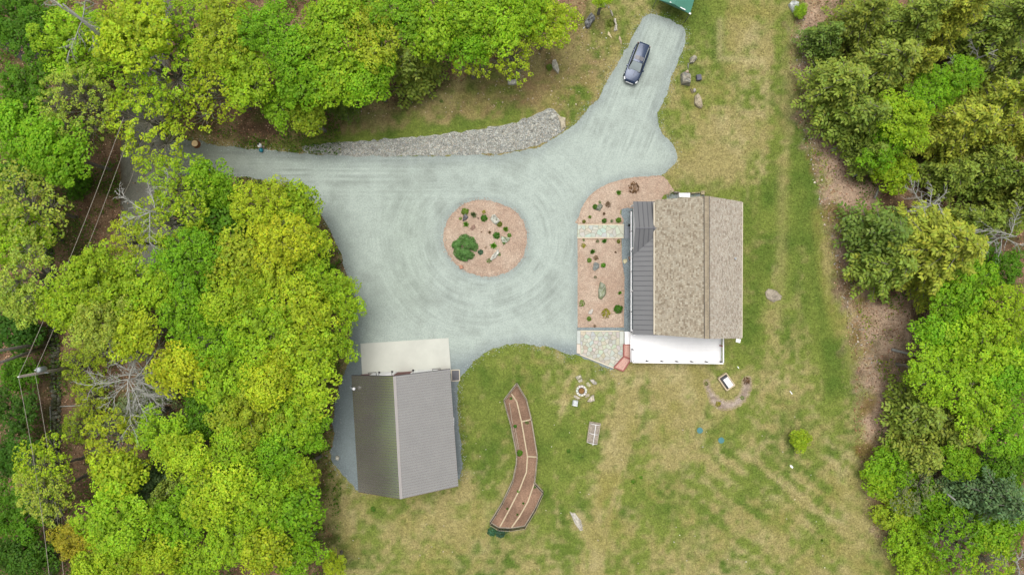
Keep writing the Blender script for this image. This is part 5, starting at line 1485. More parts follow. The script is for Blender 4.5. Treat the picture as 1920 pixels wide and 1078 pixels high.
def deciduous(name, seed, R_, puff=.66, leaf=.25, per=64, spacing=.80, open_=0.0, flat=.85, twigs=False):
    rng = np.random.default_rng(seed)
    nl = int(6 + R_ * 1.6)
    ld = spread(nl, rng, -.15)
    lc = ld * np.array([1, 1, .75]) * (R_ * rng.uniform(.38, .82, (nl, 1)))
    lr = R_ * rng.uniform(.22, .46, nl)
    lc = np.vstack([lc, [[rng.normal(0, .1) * R_, rng.normal(0, .1) * R_, R_ * .28], [0, 0, -R_ * .05]]]); lr = np.append(lr, [R_ * .48, R_ * .5])
    puffs, pn, pl = [], [], []
    for i in range(len(lr)):
        n = max(6, int(2 * np.pi * lr[i] ** 2 * 1.15 / spacing ** 2))
        d = spread(n, rng, -.35)
        p = lc[i] + d * lr[i] * rng.uniform(.74, 1.24, (n, 1)) * np.array([1, 1, flat])
        keep = np.ones(n, bool)
        for j in range(len(lr)):
            if j != i: keep &= np.linalg.norm(p - lc[j], axis=1) > lr[j] * .82
        keep &= rng.random(n) > open_
        puffs.append(p[keep]); pn.append(d[keep]); pl.append(np.full(keep.sum(), i))
    puffs = np.vstack(puffs); pn = np.vstack(pn); pl = np.concatenate(pl)
    N = len(puffs)
    lob_t = rng.uniform(.9, 1.1, len(lr)); puf_t = rng.uniform(.80, 1.20, N)
    ids = np.repeat(np.arange(N), per)
    d = dirs(len(ids), rng, -.25)
    pr = puff * rng.uniform(.55, 1.3, N)
    rad = rng.uniform(.55, 1.0, len(ids)) ** .6
    pos = puffs[ids] + d * (pr[ids] * rad)[:, None] * np.array([1, 1, .72])
    nrm = d * .8 + pn[ids] * .25 + np.array([0, 0, .55]) + rng.normal(0, .38, d.shape)
    size = leaf * rng.uniform(.65, 1.35, len(ids))
    V = cards(pos, nrm, size, rng.uniform(.6, .95, len(ids)), rng)
    tint = (lob_t[pl[ids]] * puf_t[ids] * rng.uniform(.82, 1.2, len(ids)))[:, None] * np.column_stack([rng.normal(1.0, .10, len(ids)), np.ones(len(ids)), rng.uniform(.7, 1.3, len(ids))])
    if not twigs:
        ni = int(len(ids) * .22)
        li = rng.integers(0, len(lr), ni)
        di = dirs(ni, rng, -.6)
        pi_ = lc[li] + di * (lr[li] * rng.uniform(.2, .72, ni))[:, None]
        V = np.vstack([V, cards(pi_, di * .4 + np.array([0, 0, .8]) + rng.normal(0, .3, di.shape), leaf * 1.5 * rng.uniform(.7, 1.3, ni), rng.uniform(.6, .95, ni), rng)])
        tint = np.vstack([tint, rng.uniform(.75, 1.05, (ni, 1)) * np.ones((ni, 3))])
    Fq = np.arange(len(V)).reshape(-1, 4)
    crown = fast_mesh(name, V, Fq, np.repeat(np.clip(tint, .3, 2), 4, 0)); crown.materials.append(M['leaf'])
    # limbs reaching into the crown
    b = MB(); rr = random.Random(seed)
    root = np.array([0, 0, -R_ * .75])
    for i in range(len(lr)):
        tip = lc[i]
        mid = root * .45 + tip * .55 + np.array([rr.uniform(-.2, .2), rr.uniform(-.2, .2), rr.uniform(.1, .4)])
        b.tube([tuple(root), tuple(mid), tuple(tip)], [.10 + .012 * R_, .07, .04], 5, cap=False)
        js = np.where(pl == i)[0]
        js = js if twigs else js[::3]
        for j in js:
            q = puffs[j]
            m2_ = tip * .5 + q * .5 + np.array([rr.uniform(-.15, .15), rr.uniform(-.15, .15), rr.uniform(-.05, .15)])
            b.tube([tuple(tip * .6 + mid * .4), tuple(m2_), tuple(q)], [.026, .018, .010], 4, cap=False)
    limbs = b.mesh('branches'); limbs.materials.append(M['twig'] if twigs else M['bark'])
    return crown, limbs

def conifer(name, seed, H_, R_, droop=.25, spray=.38, dens=1.0, top=.06):
    """crown mesh with origin at the ground: whorls of boughs carrying flat sprays"""
    rng = np.random.default_rng(seed)
    pos, nrm, tan, siz, tin = [], [], [], [], []
    b = MB()
    z = H_ * .16
    while z < H_ * .985:
        f = 1 - (z - H_ * .16) / (H_ * .84)
        L0 = R_ * (f ** .75) * (0.9 + .1 * f) + .25
        nb_ = int(rng.integers(5, 9) * dens)
        for k in range(max(3, nb_)):
            a = rng.uniform(0, 2 * np.pi); L = L0 * rng.uniform(.62, 1.14)
            dirv = np.array([math.cos(a), math.sin(a), 0])
            side = np.array([-math.sin(a), math.cos(a), 0])
            rise = rng.uniform(.05, .35) * (.5 + (1 - f))
            n = max(3, int(L / .26))
            bt = rng.uniform(.84, 1.14)
            for q in range(n):
                t = (q + .6) / n
                c = dirv * L * t + np.array([0, 0, z + L * (rise * t - droop * 2.2 * t * t * .5)])
                hw = (0.95 * (1 - t) ** .7 + .12) * min(1.0, L * .42)
                for s in (-1, 1):
                    for w_ in range(3):
                        off = hw * rng.uniform(.15, 1.0)
                        p = c + side * s * off + np.array([0, 0, -off * .22 + rng.normal(0, .07)])
                        tv = dirv * .75 + side * s * rng.uniform(.4, 1.1) + np.array([0, 0, -.2])
                        pos.append(p); tan.append(tv); nrm.append(np.array([0, 0, 1.0]) + rng.normal(0, .33, 3) + dirv * .2)
                        siz.append(spray * rng.uniform(.65, 1.25)); tin.append(bt * rng.uniform(.8, 1.2) * (1 + .22 * (t - .5)))
            if k < 4 and rng.random() < .6:
                b.tube([(0, 0, z), tuple(dirv * L * .5 + np.array([0, 0, z + L * (rise * .5 - droop * .27)])), tuple(dirv * L * .95 + np.array([0, 0, z + L * (rise - droop * 1.0)]))], [.05, .035, .012], 4, cap=False)
        z += rng.uniform(.28, .46)
    pos, nrm, tan = np.array(pos), np.array(nrm), np.array(tan)
    siz, tin = np.array(siz), np.array(tin)
    V = cards(pos, nrm, siz, np.full(len(siz), .5), rng, tan)
    t3 = tin[:, None] * np.column_stack([rng.normal(1, .08, len(tin)), np.ones(len(tin)), rng.uniform(.8, 1.2, len(tin))])
    cr = fast_mesh(name, V, np.arange(len(siz) * 4).reshape(-1, 4), np.repeat(np.clip(t3, .3, 2), 4, 0)); cr.materials.append(M['needle'])
    br = b.mesh('branches'); br.materials.append(M['bark'])
    return cr, br

def bare_tree(seed, H_, R_, spreadn=9, lean=(0, 0), twig=3):
    rr = random.Random(seed)
    b = MB()
    b.tube([(0, 0, 0), (lean[0] * .3, lean[1] * .3, H_ * .5), (lean[0], lean[1], H_)], [.20, .13, .05], 7)
    limbs = []
    def grow(br, p, d, L, r_, lv):
        pts = [p]; q = p
        n = 5
        for i in range(n):
            d = (d + Vector((rr.uniform(-.22, .22), rr.uniform(-.22, .22), rr.uniform(-.20, .06)))).normalized()
            q = q + d * L / n; pts.append(q)
        br.tube([tuple(x) for x in pts], [r_ * (1 - .75 * i / n) + .006 for i in range(n + 1)], 4, cap=False)
        if lv > 0:
            for i in range(1, n + 1):
                for s in range(2 if lv > 1 else rr.choice((1, 2, 2))):
                    dd = (d + Vector((rr.uniform(-.9, .9), rr.uniform(-.9, .9), rr.uniform(-.3, .3)))).normalized()
                    grow(br, pts[i], dd, L * rr.uniform(.25, .48), r_ * .5, lv - 1)
    for k in range(spreadn):
        a = 2 * math.pi * k / spreadn + rr.uniform(-.3, .3)
        t = rr.uniform(.5, 1.0)
        st_ = Vector((lean[0] * t, lean[1] * t, H_ * t))
        br = MB(); limbs.append(br)
        grow(br, st_, Vector((math.cos(a), math.sin(a), rr.uniform(0, .45))).normalized(), R_ * rr.uniform(.7, 1.1), .05, twig - 1)
    return b, limbs

DEC = []
CLU = dict(puff=.72, leaf=.21, per=105, spacing=1.12)          # big separate clusters
FIN = dict(puff=.42, leaf=.17, per=46, spacing=.70, open_=.06)   # fine and twiggy
FEA = dict(puff=.52, leaf=.20, per=58, spacing=.84, open_=.09)   # loose and feathery
STD = dict(puff=.60, leaf=.22, per=66, spacing=.86, open_=.03)
for i, (R_, kw) in enumerate([(2.4, STD), (2.5, FIN), (2.9, CLU), (3.0, FEA), (3.3, FIN), (3.4, STD), (3.7, CLU), (3.8, FEA), (4.1, FIN), (4.3, CLU), (4.5, FEA), (5.0, STD)]):
    DEC.append((R_,) + deciduous('crown_leafy', 100 + i, R_, **kw))
SPA = []
for i, R_ in enumerate((3.2, 4.2, 5.4)):
    SPA.append((R_,) + deciduous('crown_sparse', 200 + i, R_, puff=.36, leaf=.19, per=24, spacing=.70, open_=.22, flat=.9, twigs=True))
CON = []
for i, (H_, R_, kw) in enumerate([(9, 3.0, {}), (12, 3.8, {}), (13, 4.6, dict(droop=.32)), (15, 4.4, dict(droop=.2)), (14, 5.4, dict(droop=.3, spray=.42))]):
    CON.append((H_, R_) + conifer('crown_needles', 300 + i, H_, R_, **kw))

def tree_trunk(h, r0, seed):
    rr = random.Random(seed)
    b = MB(); n = 6
    b.tube([(rr.uniform(-.12, .12) * (i > 0), rr.uniform(-.12, .12) * (i > 0), h * i / n) for i in range(n + 1)], [r0 * (1.25 - .7 * i / n) for i in range(n + 1)], 8, cap=False)
    m_ = b.mesh('trunk', True); m_.materials.append(M['bark'])
    return m_
TRUNKS = {}
def trunk_for(h):
    k = max(2, int(round(h)))
    if k not in TRUNKS: TRUNKS[k] = tree_trunk(k, .10 + .013 * k, 900 + k)
    return TRUNKS[k], k
TC = {  # leaf colours of the kinds of tree (their own colour, in any light)
    'bright': (.210, .405, .016), 'lime': (.310, .475, .022), 'yellow': (.385, .500, .026), 'gold': (.420, .505, .026), 'pale': (.365, .475, .062), 'olive': (.330, .430, .028),
    'green': (.110, .250, .012), 'deep': (.060, .150, .012), 'hem': (.215, .285, .036), 'hemy': (.345, .390, .040), 'hemd': (.135, .205, .030), 'blue': (.130, .210, .075), 'orange': (.400, .385, .030), 'grey': (.230, .280, .110)}
tree_i = 0
def tree(px, py, rpx, kind, col, h, label, group, cat='tree'):
    """crown seen at (px, py) with radius rpx in the photo; stands upright on the ground, h metres tall"""
    global tree_i
    tree_i += 1
    h = h * .82 if (kind != "c" and h > 5) else h
    rr = random.Random(tree_i * 31)
    name = {'d': 'leafy_tree', 's': 'open_crowned_tree', 'c': 'conifer_tree'}[kind]
    base = np.array(TC[col]) * rr.uniform(.92, 1.08) * np.array([rr.uniform(.93, 1.07), 1, 1])
    if kind == 'c':
        zc = h * .45
        x, y, _ = P(px, py, zc)
        want = rpx * 1.12 * (CAMZ - zc * .6) / FPX
        H_, R_, cr, br = min(CON, key=lambda t: abs(t[0] - h) * .3 + abs(t[1] - want) + rr.uniform(0, .8))
        sx, sz = want / R_, h / H_
        root = empty(name, (x, y, 0), rr.uniform(0, 6.28))
        c = link('crown', cr, None, root); c.scale = (sx, sx, sz)
        c.color = (*base, 1)
        o = link('branches', br, None, root); o.scale = (sx, sx, sz)
        tm, th = trunk_for(h * .92)
        o = link('trunk', tm, None, root); o.scale = (1, 1, h * .92 / th)
    else:
        want = rpx * (CAMZ - h * .75) / FPX
        zc = max(h - want * .55, h * .5)
        x, y, _ = P(px, py, zc)
        pool = DEC if kind == 'd' else SPA
        R_, cr, br = min(pool, key=lambda t: abs(t[0] - want) + rr.uniform(0, 1.2))
        s = want / R_ * 1.04
        root = empty(name, (x, y, 0), rr.uniform(0, 6.28))
        zb = max(h - R_ * s * .95, R_ * s * .45)
        c = link('crown', cr, None, root); c.location = (0, 0, zb); c.scale = (s * rr.uniform(.86, 1.16), s * rr.uniform(.86, 1.16), s * rr.uniform(.78, .98)); c.color = (*base, 1)
        o = link('branches', br, None, root); o.location = (0, 0, zb); o.scale = c.scale
        th_ = max(zb - R_ * s * .7, .3)
        tm, th = trunk_for(th_ + .3)
        o = link('trunk', tm, None, root); o.scale = (1, 1, (th_ + .3) / th)
    tag(root, label, cat, group)
    return root

GT, GW, GG, GE, GB = 'trees along the top of the photo', 'trees down the west side', 'trees of the grove west of the drive', 'trees of the eastern woods', 'bushes at the edge of the woods'
TREES = [
 # along the top
 (25, 30, 66, 'd', 'green', 12, 'deep green tree in the very top left corner', GT), (125, 75, 78, 'd', 'lime', 12, 'soft lime tree below the bare pale limbs at top left', GT),
 (232, 48, 68, 'd', 'yellow', 17, 'brightest yellow-green crown near the top left', GT), (140, 185, 92, 's', 'pale', 14, 'large thin pale-leaved tree left of the drive entrance', GT),
 (300, 120, 84, 's', 'lime', 14, 'thin-leaved tree through which the road shows at top', GT), (260, 220, 84, 's', 'yellow', 13, 'thin yellow-green tree overhanging the drive entrance', GT),
 (350, 50, 60, 's', 'lime', 13, 'light see-through crown above the road at the top edge', GT), (415, 55, 66, 'd', 'olive', 15, 'olive-yellow dense crown right of the road at top', GT),
 (405, 160, 70, 's', 'yellow', 13, 'thin olive crown hanging over the bank by the entrance', GT), (500, 50, 62, 'd', 'bright', 16, 'bright green crown second right of the road at top', GT), (455, 140, 56, 'd', 'lime', 14, 'lime crown below the olive-yellow one at top', GT),
 (520, 195, 46, 'd', 'bright', 11, 'low bright green tree at the woods corner above the drive', GT), (573, 215, 34, 'd', 'olive', 10, 'small olive-yellow tree poking furthest out onto the bank', GT), (556, 120, 62, 'd', 'bright', 15, 'full bright green crown above the small olive tree', GT),
 (610, 35, 58, 'd', 'lime', 16, 'lime green crown at the top edge, left of centre', GT), (628, 130, 52, 'd', 'lime', 14, 'lime crown at the woods edge above the riprap', GT), (690, 62, 60, 'd', 'olive', 15, 'yellowish crown in the middle of the top woods', GT),
 (690, 140, 50, 'd', 'bright', 13, 'bright green crown beside the dark feathery evergreen', GT), (640, 180, 40, 'c', 'hemd', 7, 'dark low evergreen under the lime crowns at the bank', GT), (775, 125, 54, 'c', 'hem', 9, 'dark feathery evergreen leaning over the brown bank', GT),
 (740, 20, 52, 'd', 'bright', 15, 'bright crown at the top edge right of the yellowish one', GT), (800, 45, 58, 'd', 'lime', 14, 'light green crown above the dark feathery evergreen', GT), (866, 70, 54, 'd', 'bright', 12, 'mid-green crown right of the dark evergreen', GT), (880, 105, 40, 's', 'yellow', 10, 'small airy yellow-green tree at the bank edge', GT),
 (870, 15, 50, 'd', 'lime', 14, 'green crown on the top edge right of centre', GT), (930, 38, 58, 'd', 'lime', 13, 'yellow-green crown second from the right of the top woods', GT), (955, 98, 46, 's', 'yellow', 10, 'airy yellow-green tree at the right woods edge', GT),
 (1020, 36, 56, 'd', 'yellow', 12, 'rightmost yellow-green crown of the top woods', GT), (990, 5, 50, 'd', 'lime', 13, 'crown cut by the top edge near the rock outcrop', GT), (1132, -6, 18, 'd', 'lime', 5, 'tiny bush tip over the rock outcrop at the top edge', GB, 'bush'),
 # west edge
 (30, 170, 60, 'd', 'green', 12, 'green crown at the left edge below the dark lane', GW), (30, 250, 56, 'd', 'bright', 13, 'bright green crown at left edge above the stone wall', GW), (95, 285, 60, 'd', 'bright', 14, 'full bright green crown at the north end of the stone wall', GW),
 (40, 390, 72, 's', 'pale', 13, 'pale open crown left of the stone wall, upper one', GW), (20, 340, 44, 'd', 'green', 9, 'low green tree at the left edge between brighter crowns', GW), (15, 440, 60, 'd', 'lime', 12, 'lime crown on the left edge beside the open pale one', GW), (40, 520, 66, 's', 'pale', 14, 'pale open crown left of the stone wall, lower one', GW), (25, 560, 46, 'd', 'pale', 12, 'pale yellow crown at the left edge above the leaning trunks', GW),
 (25, 625, 40, 'd', 'deep', 6, 'dark low tree above the two leaning trunks', GW), (28, 700, 40, 'd', 'green', 6, 'low green tree behind the transformer pole', GW), (20, 775, 44, 'd', 'deep', 7, 'dark low tree at left edge south of the pole', GW), (72, 890, 60, 's', 'yellow', 12, 'yellow-green open crown over the wires at lower left', GW), (75, 930, 50, 's', 'pale', 12, 'pale crown hanging across the wires near the lower left', GW),
 (15, 860, 48, 'd', 'deep', 8, 'dark crown at left edge beside the wire-crossing tree', GW), (25, 970, 50, 'd', 'green', 9, 'green crown at left edge below the wire-crossing tree', GW), (30, 1050, 56, 'd', 'deep', 9, 'dark green crown in the bottom left corner', GW),
 # grove
 (330, 345, 56, 's', 'lime', 13, 'thin lime crown at the north tip of the grove', GG), (310, 410, 72, 's', 'yellow', 14, 'open crown with pale limbs showing above the road', GG), (392, 345, 50, 'd', 'bright', 12, 'bright green crown at the grove north end by the drive', GG), (405, 420, 52, 'd', 'green', 11, 'green crown set back behind the bright northern ones', GG),
 (482, 385, 62, 'd', 'yellow', 14, 'golden-green crown nearest the drive at the grove north', GG), (552, 385, 46, 'd', 'lime', 12, 'lime crown bulging onto the drive opposite the riprap', GG), (520, 455, 62, 'd', 'gold', 15, 'golden crown in the upper middle of the grove', GG), (575, 460, 46, 'd', 'yellow', 12, 'yellow crown on the grove edge level with the mulch island', GG),
 (235, 450, 40, 's', 'yellow', 11, 'small airy tree beside the road at the grove west', GG), (160, 520, 62, 'd', 'lime', 15, 'light lime crown nearest the stone wall', GG), (105, 580, 44, 'd', 'lime', 14, 'lime crown jutting out over the wires', GG), (235, 540, 60, 'd', 'lime', 14, 'lime crown east of the one nearest the wall', GG), (345, 490, 66, 'd', 'bright', 15, 'bright green crown in the grove below the pale limbs', GG), (300, 545, 50, 'd', 'lime', 13, 'lime crown between two larger ones mid grove', GG),
 (440, 490, 52, 'd', 'olive', 14, 'olive crown in the centre of the grove', GG), (430, 560, 56, 'd', 'yellow', 15, 'yellow crown in the centre of the grove', GG), (500, 530, 58, 'd', 'yellow', 14, 'yellow-green crown east of the central yellow one', GG), (592, 525, 46, 'd', 'lime', 12, 'lime crown on the grove edge below the island level', GG), (635, 562, 46, 'd', 'lime', 11, 'lime crown reaching furthest east onto the gravel', GG), (560, 580, 58, 'd', 'yellow', 14, 'golden crown just behind the easternmost one', GG),
 (170, 610, 56, 'd', 'pale', 15, 'pale lime crown above the bare grey tree', GG), (245, 625, 46, 'd', 'yellow', 14, 'yellow crown just above the bare grey tree', GG), (345, 590, 58, 'd', 'bright', 14, 'bright green crown right of the pale lime ones', GG), (400, 640, 62, 'd', 'bright', 14, 'large bright green crown mid grove', GG), (480, 620, 60, 'd', 'lime', 15, 'lime crown mid grove west of the apron', GG),
 (550, 650, 58, 'd', 'yellow', 14, 'yellow-green crown west of the concrete apron', GG), (615, 650, 44, 'd', 'lime', 11, 'lime crown at the grove edge beside the apron', GG), (325, 690, 58, 'd', 'gold', 14, 'golden crown right of the bare grey tree', GG), (420, 720, 60, 'd', 'lime', 13, 'lime crown southeast of the golden one', GG), (500, 710, 58, 'd', 'yellow', 15, 'yellow crown level with the barn ridge end', GG), (570, 730, 52, 'd', 'yellow', 12, 'yellow crown at the grove edge beside the barn', GG),
 (375, 775, 50, 'd', 'green', 10, 'green crown in the shady dip south of the bare tree', GG), (450, 785, 54, 'd', 'olive', 13, 'olive crown in the south half of the grove', GG), (540, 790, 52, 'd', 'lime', 12, 'lime crown at the edge west of the barn middle', GG), (580, 820, 36, 'd', 'bright', 10, 'small bright crown at the edge beside the lone stone', GG), (300, 820, 52, 'd', 'lime', 12, 'lime crown directly below the bare grey tree', GG), (340, 855, 46, 'd', 'yellow', 13, 'yellow crown below right of the bare grey tree', GG),
 (200, 830, 56, 's', 'yellow', 11, 'open yellow-green crown left of the dark evergreens', GG), (215, 900, 50, 'd', 'yellow', 12, 'yellow crown beside the small dark evergreens', GG), (275, 905, 40, 'c', 'blue', 8, 'small bluish evergreen in the grove shade', GG), (325, 920, 38, 'c', 'hem', 8, 'small dark evergreen right of the bluish one', GG),
 (430, 850, 52, 'd', 'lime', 13, 'lime crown in the grove west of the barn corner', GG), (510, 860, 52, 'd', 'bright', 12, 'bright crown west of the barn south corner', GG), (560, 890, 42, 'd', 'lime', 11, 'lime crown at the edge by the barn south corner', GG), (210, 985, 66, 'd', 'lime', 14, 'broad lime crown near the bottom left of the grove', GG), (140, 1015, 40, 'd', 'orange', 12, 'orange-tinged crown at the lower left of the grove', GG),
 (400, 930, 58, 'd', 'yellow', 14, 'yellow crown in the lower middle of the grove', GG), (325, 985, 56, 'd', 'bright', 12, 'bright crown in the lower grove beside the broad lime one', GG), (480, 940, 56, 'd', 'lime', 13, 'lime crown in the lower grove', GG), (552, 965, 52, 'd', 'bright', 12, 'bright green crown at the grove southeast edge', GG), (420, 1015, 56, 'd', 'lime', 13, 'lime crown near the bottom of the grove', GG),
 (280, 1050, 56, 'd', 'yellow', 13, 'yellow crown cut by the bottom edge of the grove', GG), (360, 1065, 50, 'd', 'lime', 12, 'lime crown cut by the bottom edge of the grove', GG), (490, 1035, 52, 'd', 'yellow', 13, 'yellow-green crown at the bottom edge of the grove', GG), (550, 1050, 44, 'd', 'bright', 11, 'bright crown at the bottom edge beside the lawn', GG), (185, 1068, 50, 'd', 'yellow', 13, 'yellow crown on the bottom edge below the orange one', GG), (622, 1062, 26, 'd', 'yellow', 6, 'small yellow tree standing out onto the south lawn', GG),
 # eastern woods
 (1545, 75, 40, 'c', 'hemd', 7, 'dark round evergreen at the northwest corner of the eastern woods', GE), (1610, 40, 56, 'c', 'hem', 11, 'olive evergreen at the top of the eastern woods', GE), (1700, 50, 66, 'c', 'hem', 13, 'tall olive evergreen beside the yellow one at top', GE), (1775, 35, 56, 'c', 'hemy', 14, 'yellow-tipped evergreen at the top right', GE), (1875, 50, 76, 'c', 'hem', 14, 'evergreen in the top right corner', GE),
 (1570, 165, 66, 'c', 'hem', 10, 'broad dark evergreen bulging onto the east lawn', GE), (1650, 130, 66, 'c', 'hem', 12, 'olive evergreen east of the broad dark one', GE), (1610, 225, 54, 'c', 'hem', 10, 'lower evergreen beside the east lawn', GE), (1700, 130, 40, 'c', 'hemy', 11, 'lighter evergreen tip behind the olive ones', GE), (1755, 165, 50, 'd', 'bright', 11, 'bright green leafy tree among the evergreens', GE), (1815, 135, 38, 'd', 'bright', 11, 'small bright leafy tree below the bare arching twigs', GE),
 (1700, 215, 56, 'd', 'lime', 12, 'pale leafy tree with grey limbs in the eastern woods', GE), (1670, 265, 46, 'd', 'bright', 9, 'fresh green small tree at the eastern woods edge', GE), (1790, 240, 60, 'c', 'hemy', 12, 'yellow-tipped evergreen in the middle of the eastern woods', GE), (1870, 195, 60, 'c', 'hemy', 13, 'yellowish evergreen at the right edge, upper', GE), (1900, 270, 50, 'c', 'hemy', 12, 'yellowish evergreen at the right edge below its twin', GE), (1690, 322, 40, 'd', 'lime', 5, 'yellow-green low tree by the grey slab stone', GE), (1830, 305, 44, 'c', 'hem', 10, 'olive evergreen above the brown gap', GE),
 (1650, 440, 62, 'c', 'hemd', 9, 'dark lower boughs of the large yellow-tipped evergreen, set as a separate conifer', GE), (1745, 470, 96, 'c', 'hemy', 14, 'largest yellow-tipped evergreen east of the lawn', GE), (1660, 500, 56, 'c', 'hem', 9, 'olive evergreen at the foot of the largest one', GE), (1900, 390, 50, 'c', 'hem', 10, 'evergreen at right edge beside bare grey limbs', GE), (1890, 500, 46, 'd', 'green', 9, 'green leafy tree at the right edge below bare limbs', GE),  # first conifer: shaded lower side of the largest one, put in as darker needles
 (1820, 555, 62, 'd', 'bright', 12, 'bright green crown below the largest evergreen', GE), (1895, 590, 52, 'd', 'lime', 13, 'lime crown at the right edge in the middle', GE), (1785, 625, 50, 'd', 'bright', 11, 'bright crown jutting toward the leaf-covered clearing', GE), (1860, 660, 60, 'd', 'lime', 13, 'lime crown east of the leaf-covered clearing', GE), (1770, 700, 56, 'd', 'lime', 12, 'lime crown over the fallen log', GE), (1850, 745, 62, 'd', 'lime', 13, 'large lime crown south of the clearing', GE), (1910, 720, 44, 'd', 'bright', 13, 'bright crown at right edge south of the clearing', GE),
 (1715, 770, 56, 'c', 'hem', 8, 'dark feathery evergreen below the clearing', GE), (1780, 800, 56, 'c', 'hem', 9, 'olive evergreen beside the lime crowns, lower right', GE), (1720, 850, 50, 'c', 'hem', 7, 'low olive evergreen above the bright bush mass', GE), (1900, 820, 52, 'd', 'bright', 12, 'bright crown at right edge above the bluish pine', GE), (1855, 925, 76, 'c', 'blue', 11, 'bluish-green pine in the lower right', GE), (1810, 870, 36, 'd', 'bright', 9, 'small bright crown above the bluish pine', GE),
 (1680, 875, 46, 'd', 'bright', 4.5, 'bright bush at the lawn edge, northern end', GB, 'bush'), (1660, 905, 34, 'd', 'lime', 3.5, 'lime bush at the lawn edge, second from north', GB, 'bush'), (1730, 920, 56, 's', 'grey', 4.5, 'greyish thin bush mass behind the lime bushes', GB, 'bush'), (1690, 965, 46, 'd', 'olive', 3.8, 'olive bush in the middle of the bush edge', GB, 'bush'), (1770, 960, 46, 'd', 'bright', 6, 'bright bush behind the greyish thin one', GB, 'bush'),
 (1715, 1020, 50, 'd', 'lime', 4.5, 'brightest lime bush along the curved lawn edge', GB, 'bush'), (1735, 1065, 50, 'd', 'lime', 4.5, 'lime bush cut by the bottom edge at the lawn', GB, 'bush'), (1800, 1020, 54, 's', 'bright', 9, 'thin bright tree with grey limbs at lower right', GE), (1880, 1000, 44, 'd', 'bright', 9, 'bright crown at the right edge near the bottom', GE), (1860, 1060, 56, 's', 'lime', 10, 'open lime tree in the bottom right corner', GE),
 (1850, 130, 44, 'c', 'hem', 10, 'evergreen just below the bare arching twigs at right', GE), (1840, 255, 46, 'c', 'hemy', 11, 'evergreen between the two yellowish ones at right', GE), (1625, 290, 40, 'c', 'hem', 7, 'low evergreen above the grey slab stone', GE), (1780, 330, 44, 'c', 'hem', 8, 'olive evergreen above the bare twiggy tree', GE), (1860, 330, 44, 'c', 'hem', 9, 'olive evergreen right of the brown gap', GE),
 (1820, 420, 44, 'c', 'hem', 9, 'evergreen touching the right side of the largest one', GE), (300, 770, 56, 's', 'grey', 3.4, 'pale thin shrub beneath the bare grey tree', GB, 'bush'), (245, 790, 40, 's', 'grey', 3.0, 'pale thin shrub left beneath the bare grey tree', GB, 'bush'), (185, 655, 36, 's', 'olive', 4.5, 'olive thin shrub above left of the bare grey tree', GB, 'bush'),
 (1900, 345, 46, 'c', 'hem', 10, 'evergreen at the right edge above the bare grey limbs', GE), (1905, 660, 40, 'd', 'bright', 10, 'low bright crown at the right edge in the lower middle', GE), (1905, 120, 40, 'c', 'hemd', 10, 'dark evergreen at the right edge below the corner', GE), (1900, 880, 40, 'd', 'green', 9, 'green crown at the right edge beside the bluish pine', GE), (1905, 945, 40, 'd', 'bright', 9, 'bright crown right of the bluish pine at the edge', GE),
 (165, 745, 40, 's', 'olive', 3.2, 'olive thin shrub below the pole on the leaf litter', GB, 'bush'), (150, 800, 36, 's', 'olive', 3.0, 'olive thin shrub beside the thin branch on the leaves', GB, 'bush'),
 (1503, 825, 19, 'd', 'yellow', 2.6, 'lone yellow-green sapling on the southeast lawn', 'saplings on the lawn', 'sapling'),
 (1503, 20, 13, 'd', 'lime', 1.6, 'yellow-green bush beside the pale boulder at top', GB, 'bush'), (140, 345, 34, 'd', 'green', 2.5, 'low green bush by the stone wall north end', GB, 'bush'), (150, 690, 44, 's', 'olive', 4, 'olive thin shrub beside the stone wall and pole', GB, 'bush'), (610, 500, 18, 'd', 'green', 2.0, 'small green bush under the grove at the gravel edge', GB, 'bush'),
]
for t in TREES:
    tree(*t)

# ------------------------------------------------------------------ bare and fallen trees
def bare(px, py, zref, H_, R_, seed, label, n=9, lean=(0, 0), twig=3, name='bare_tree', cat='bare tree'):
    x, y, _ = P(px, py, zref)
    t, br = bare_tree(seed, H_, R_, n, lean, twig)
    root = empty(name, (x, y, 0), 0)
    link('trunk', t.mesh('trunk', True), M['pale_bark'], root)
    for q in br:
        link('branch', q.mesh('branch'), M['pale_bark'], root)
    return tag(root, label, cat, 'bare grey trees')
bare(262, 705, 6.5, 8.0, 4.2, 41, 'bare grey tree with arching branches inside the grove', 22, (-.4, -.2), 3)
bare(1745, 385, 5, 6.5, 2.6, 42, 'bare grey twiggy tree above the largest evergreen', 8, (0, 0), 3)
bare(1850, 100, 7, 8, 2.6, 43, 'bare arching tree among evergreens at top right', 6, (.4, 0), 3)
bare(1880, 445, 7, 8.5, 3.0, 44, 'bare grey limbs at the right edge beside the evergreens', 7, (.3, 0), 3)
bare(112, 12, 13, 14.5, 3.0, 45, 'bare pale limbs rising at the top left', 6, (0, 0), 3)
bare(300, 400, 9.0, 12.5, 3.0, 46, 'grey limbs rising through the open crown by the road', 7, (0, 0), 3)
bare(1890, 1045, 5, 6.5, 2.4, 47, 'bare grey twigs in the bottom right corner', 7, (0, 0), 3)
bare(405, 885, 6, 7.0, 1.8, 48, 'bare twigs in the dark gap of the lower grove', 5, (0, 0), 3)
def log(a, c, r0, r1, label, za=.2, zc=.3, name='fallen_log'):
    A, B_ = P(a[0], a[1], za), P(c[0], c[1], zc)
    b = MB(); m_ = tuple((np.array(A) + np.array(B_)) / 2 + (.05, .06, .03)); b.tube([A, m_, B_], [r0, (r0 + r1) / 2, r1], 8)
    return tag(b.build(name, M['pale_bark'], None, True), label, 'log', 'fallen trunks in the woods')
log((1672, 655), (1726, 671), .16, .08, 'fallen grey log at the leaf-covered clearing')
log((1745, 905), (1791, 937), .14, .09, 'bare grey log leaning in the lower right woods', 1.5, 4.5)
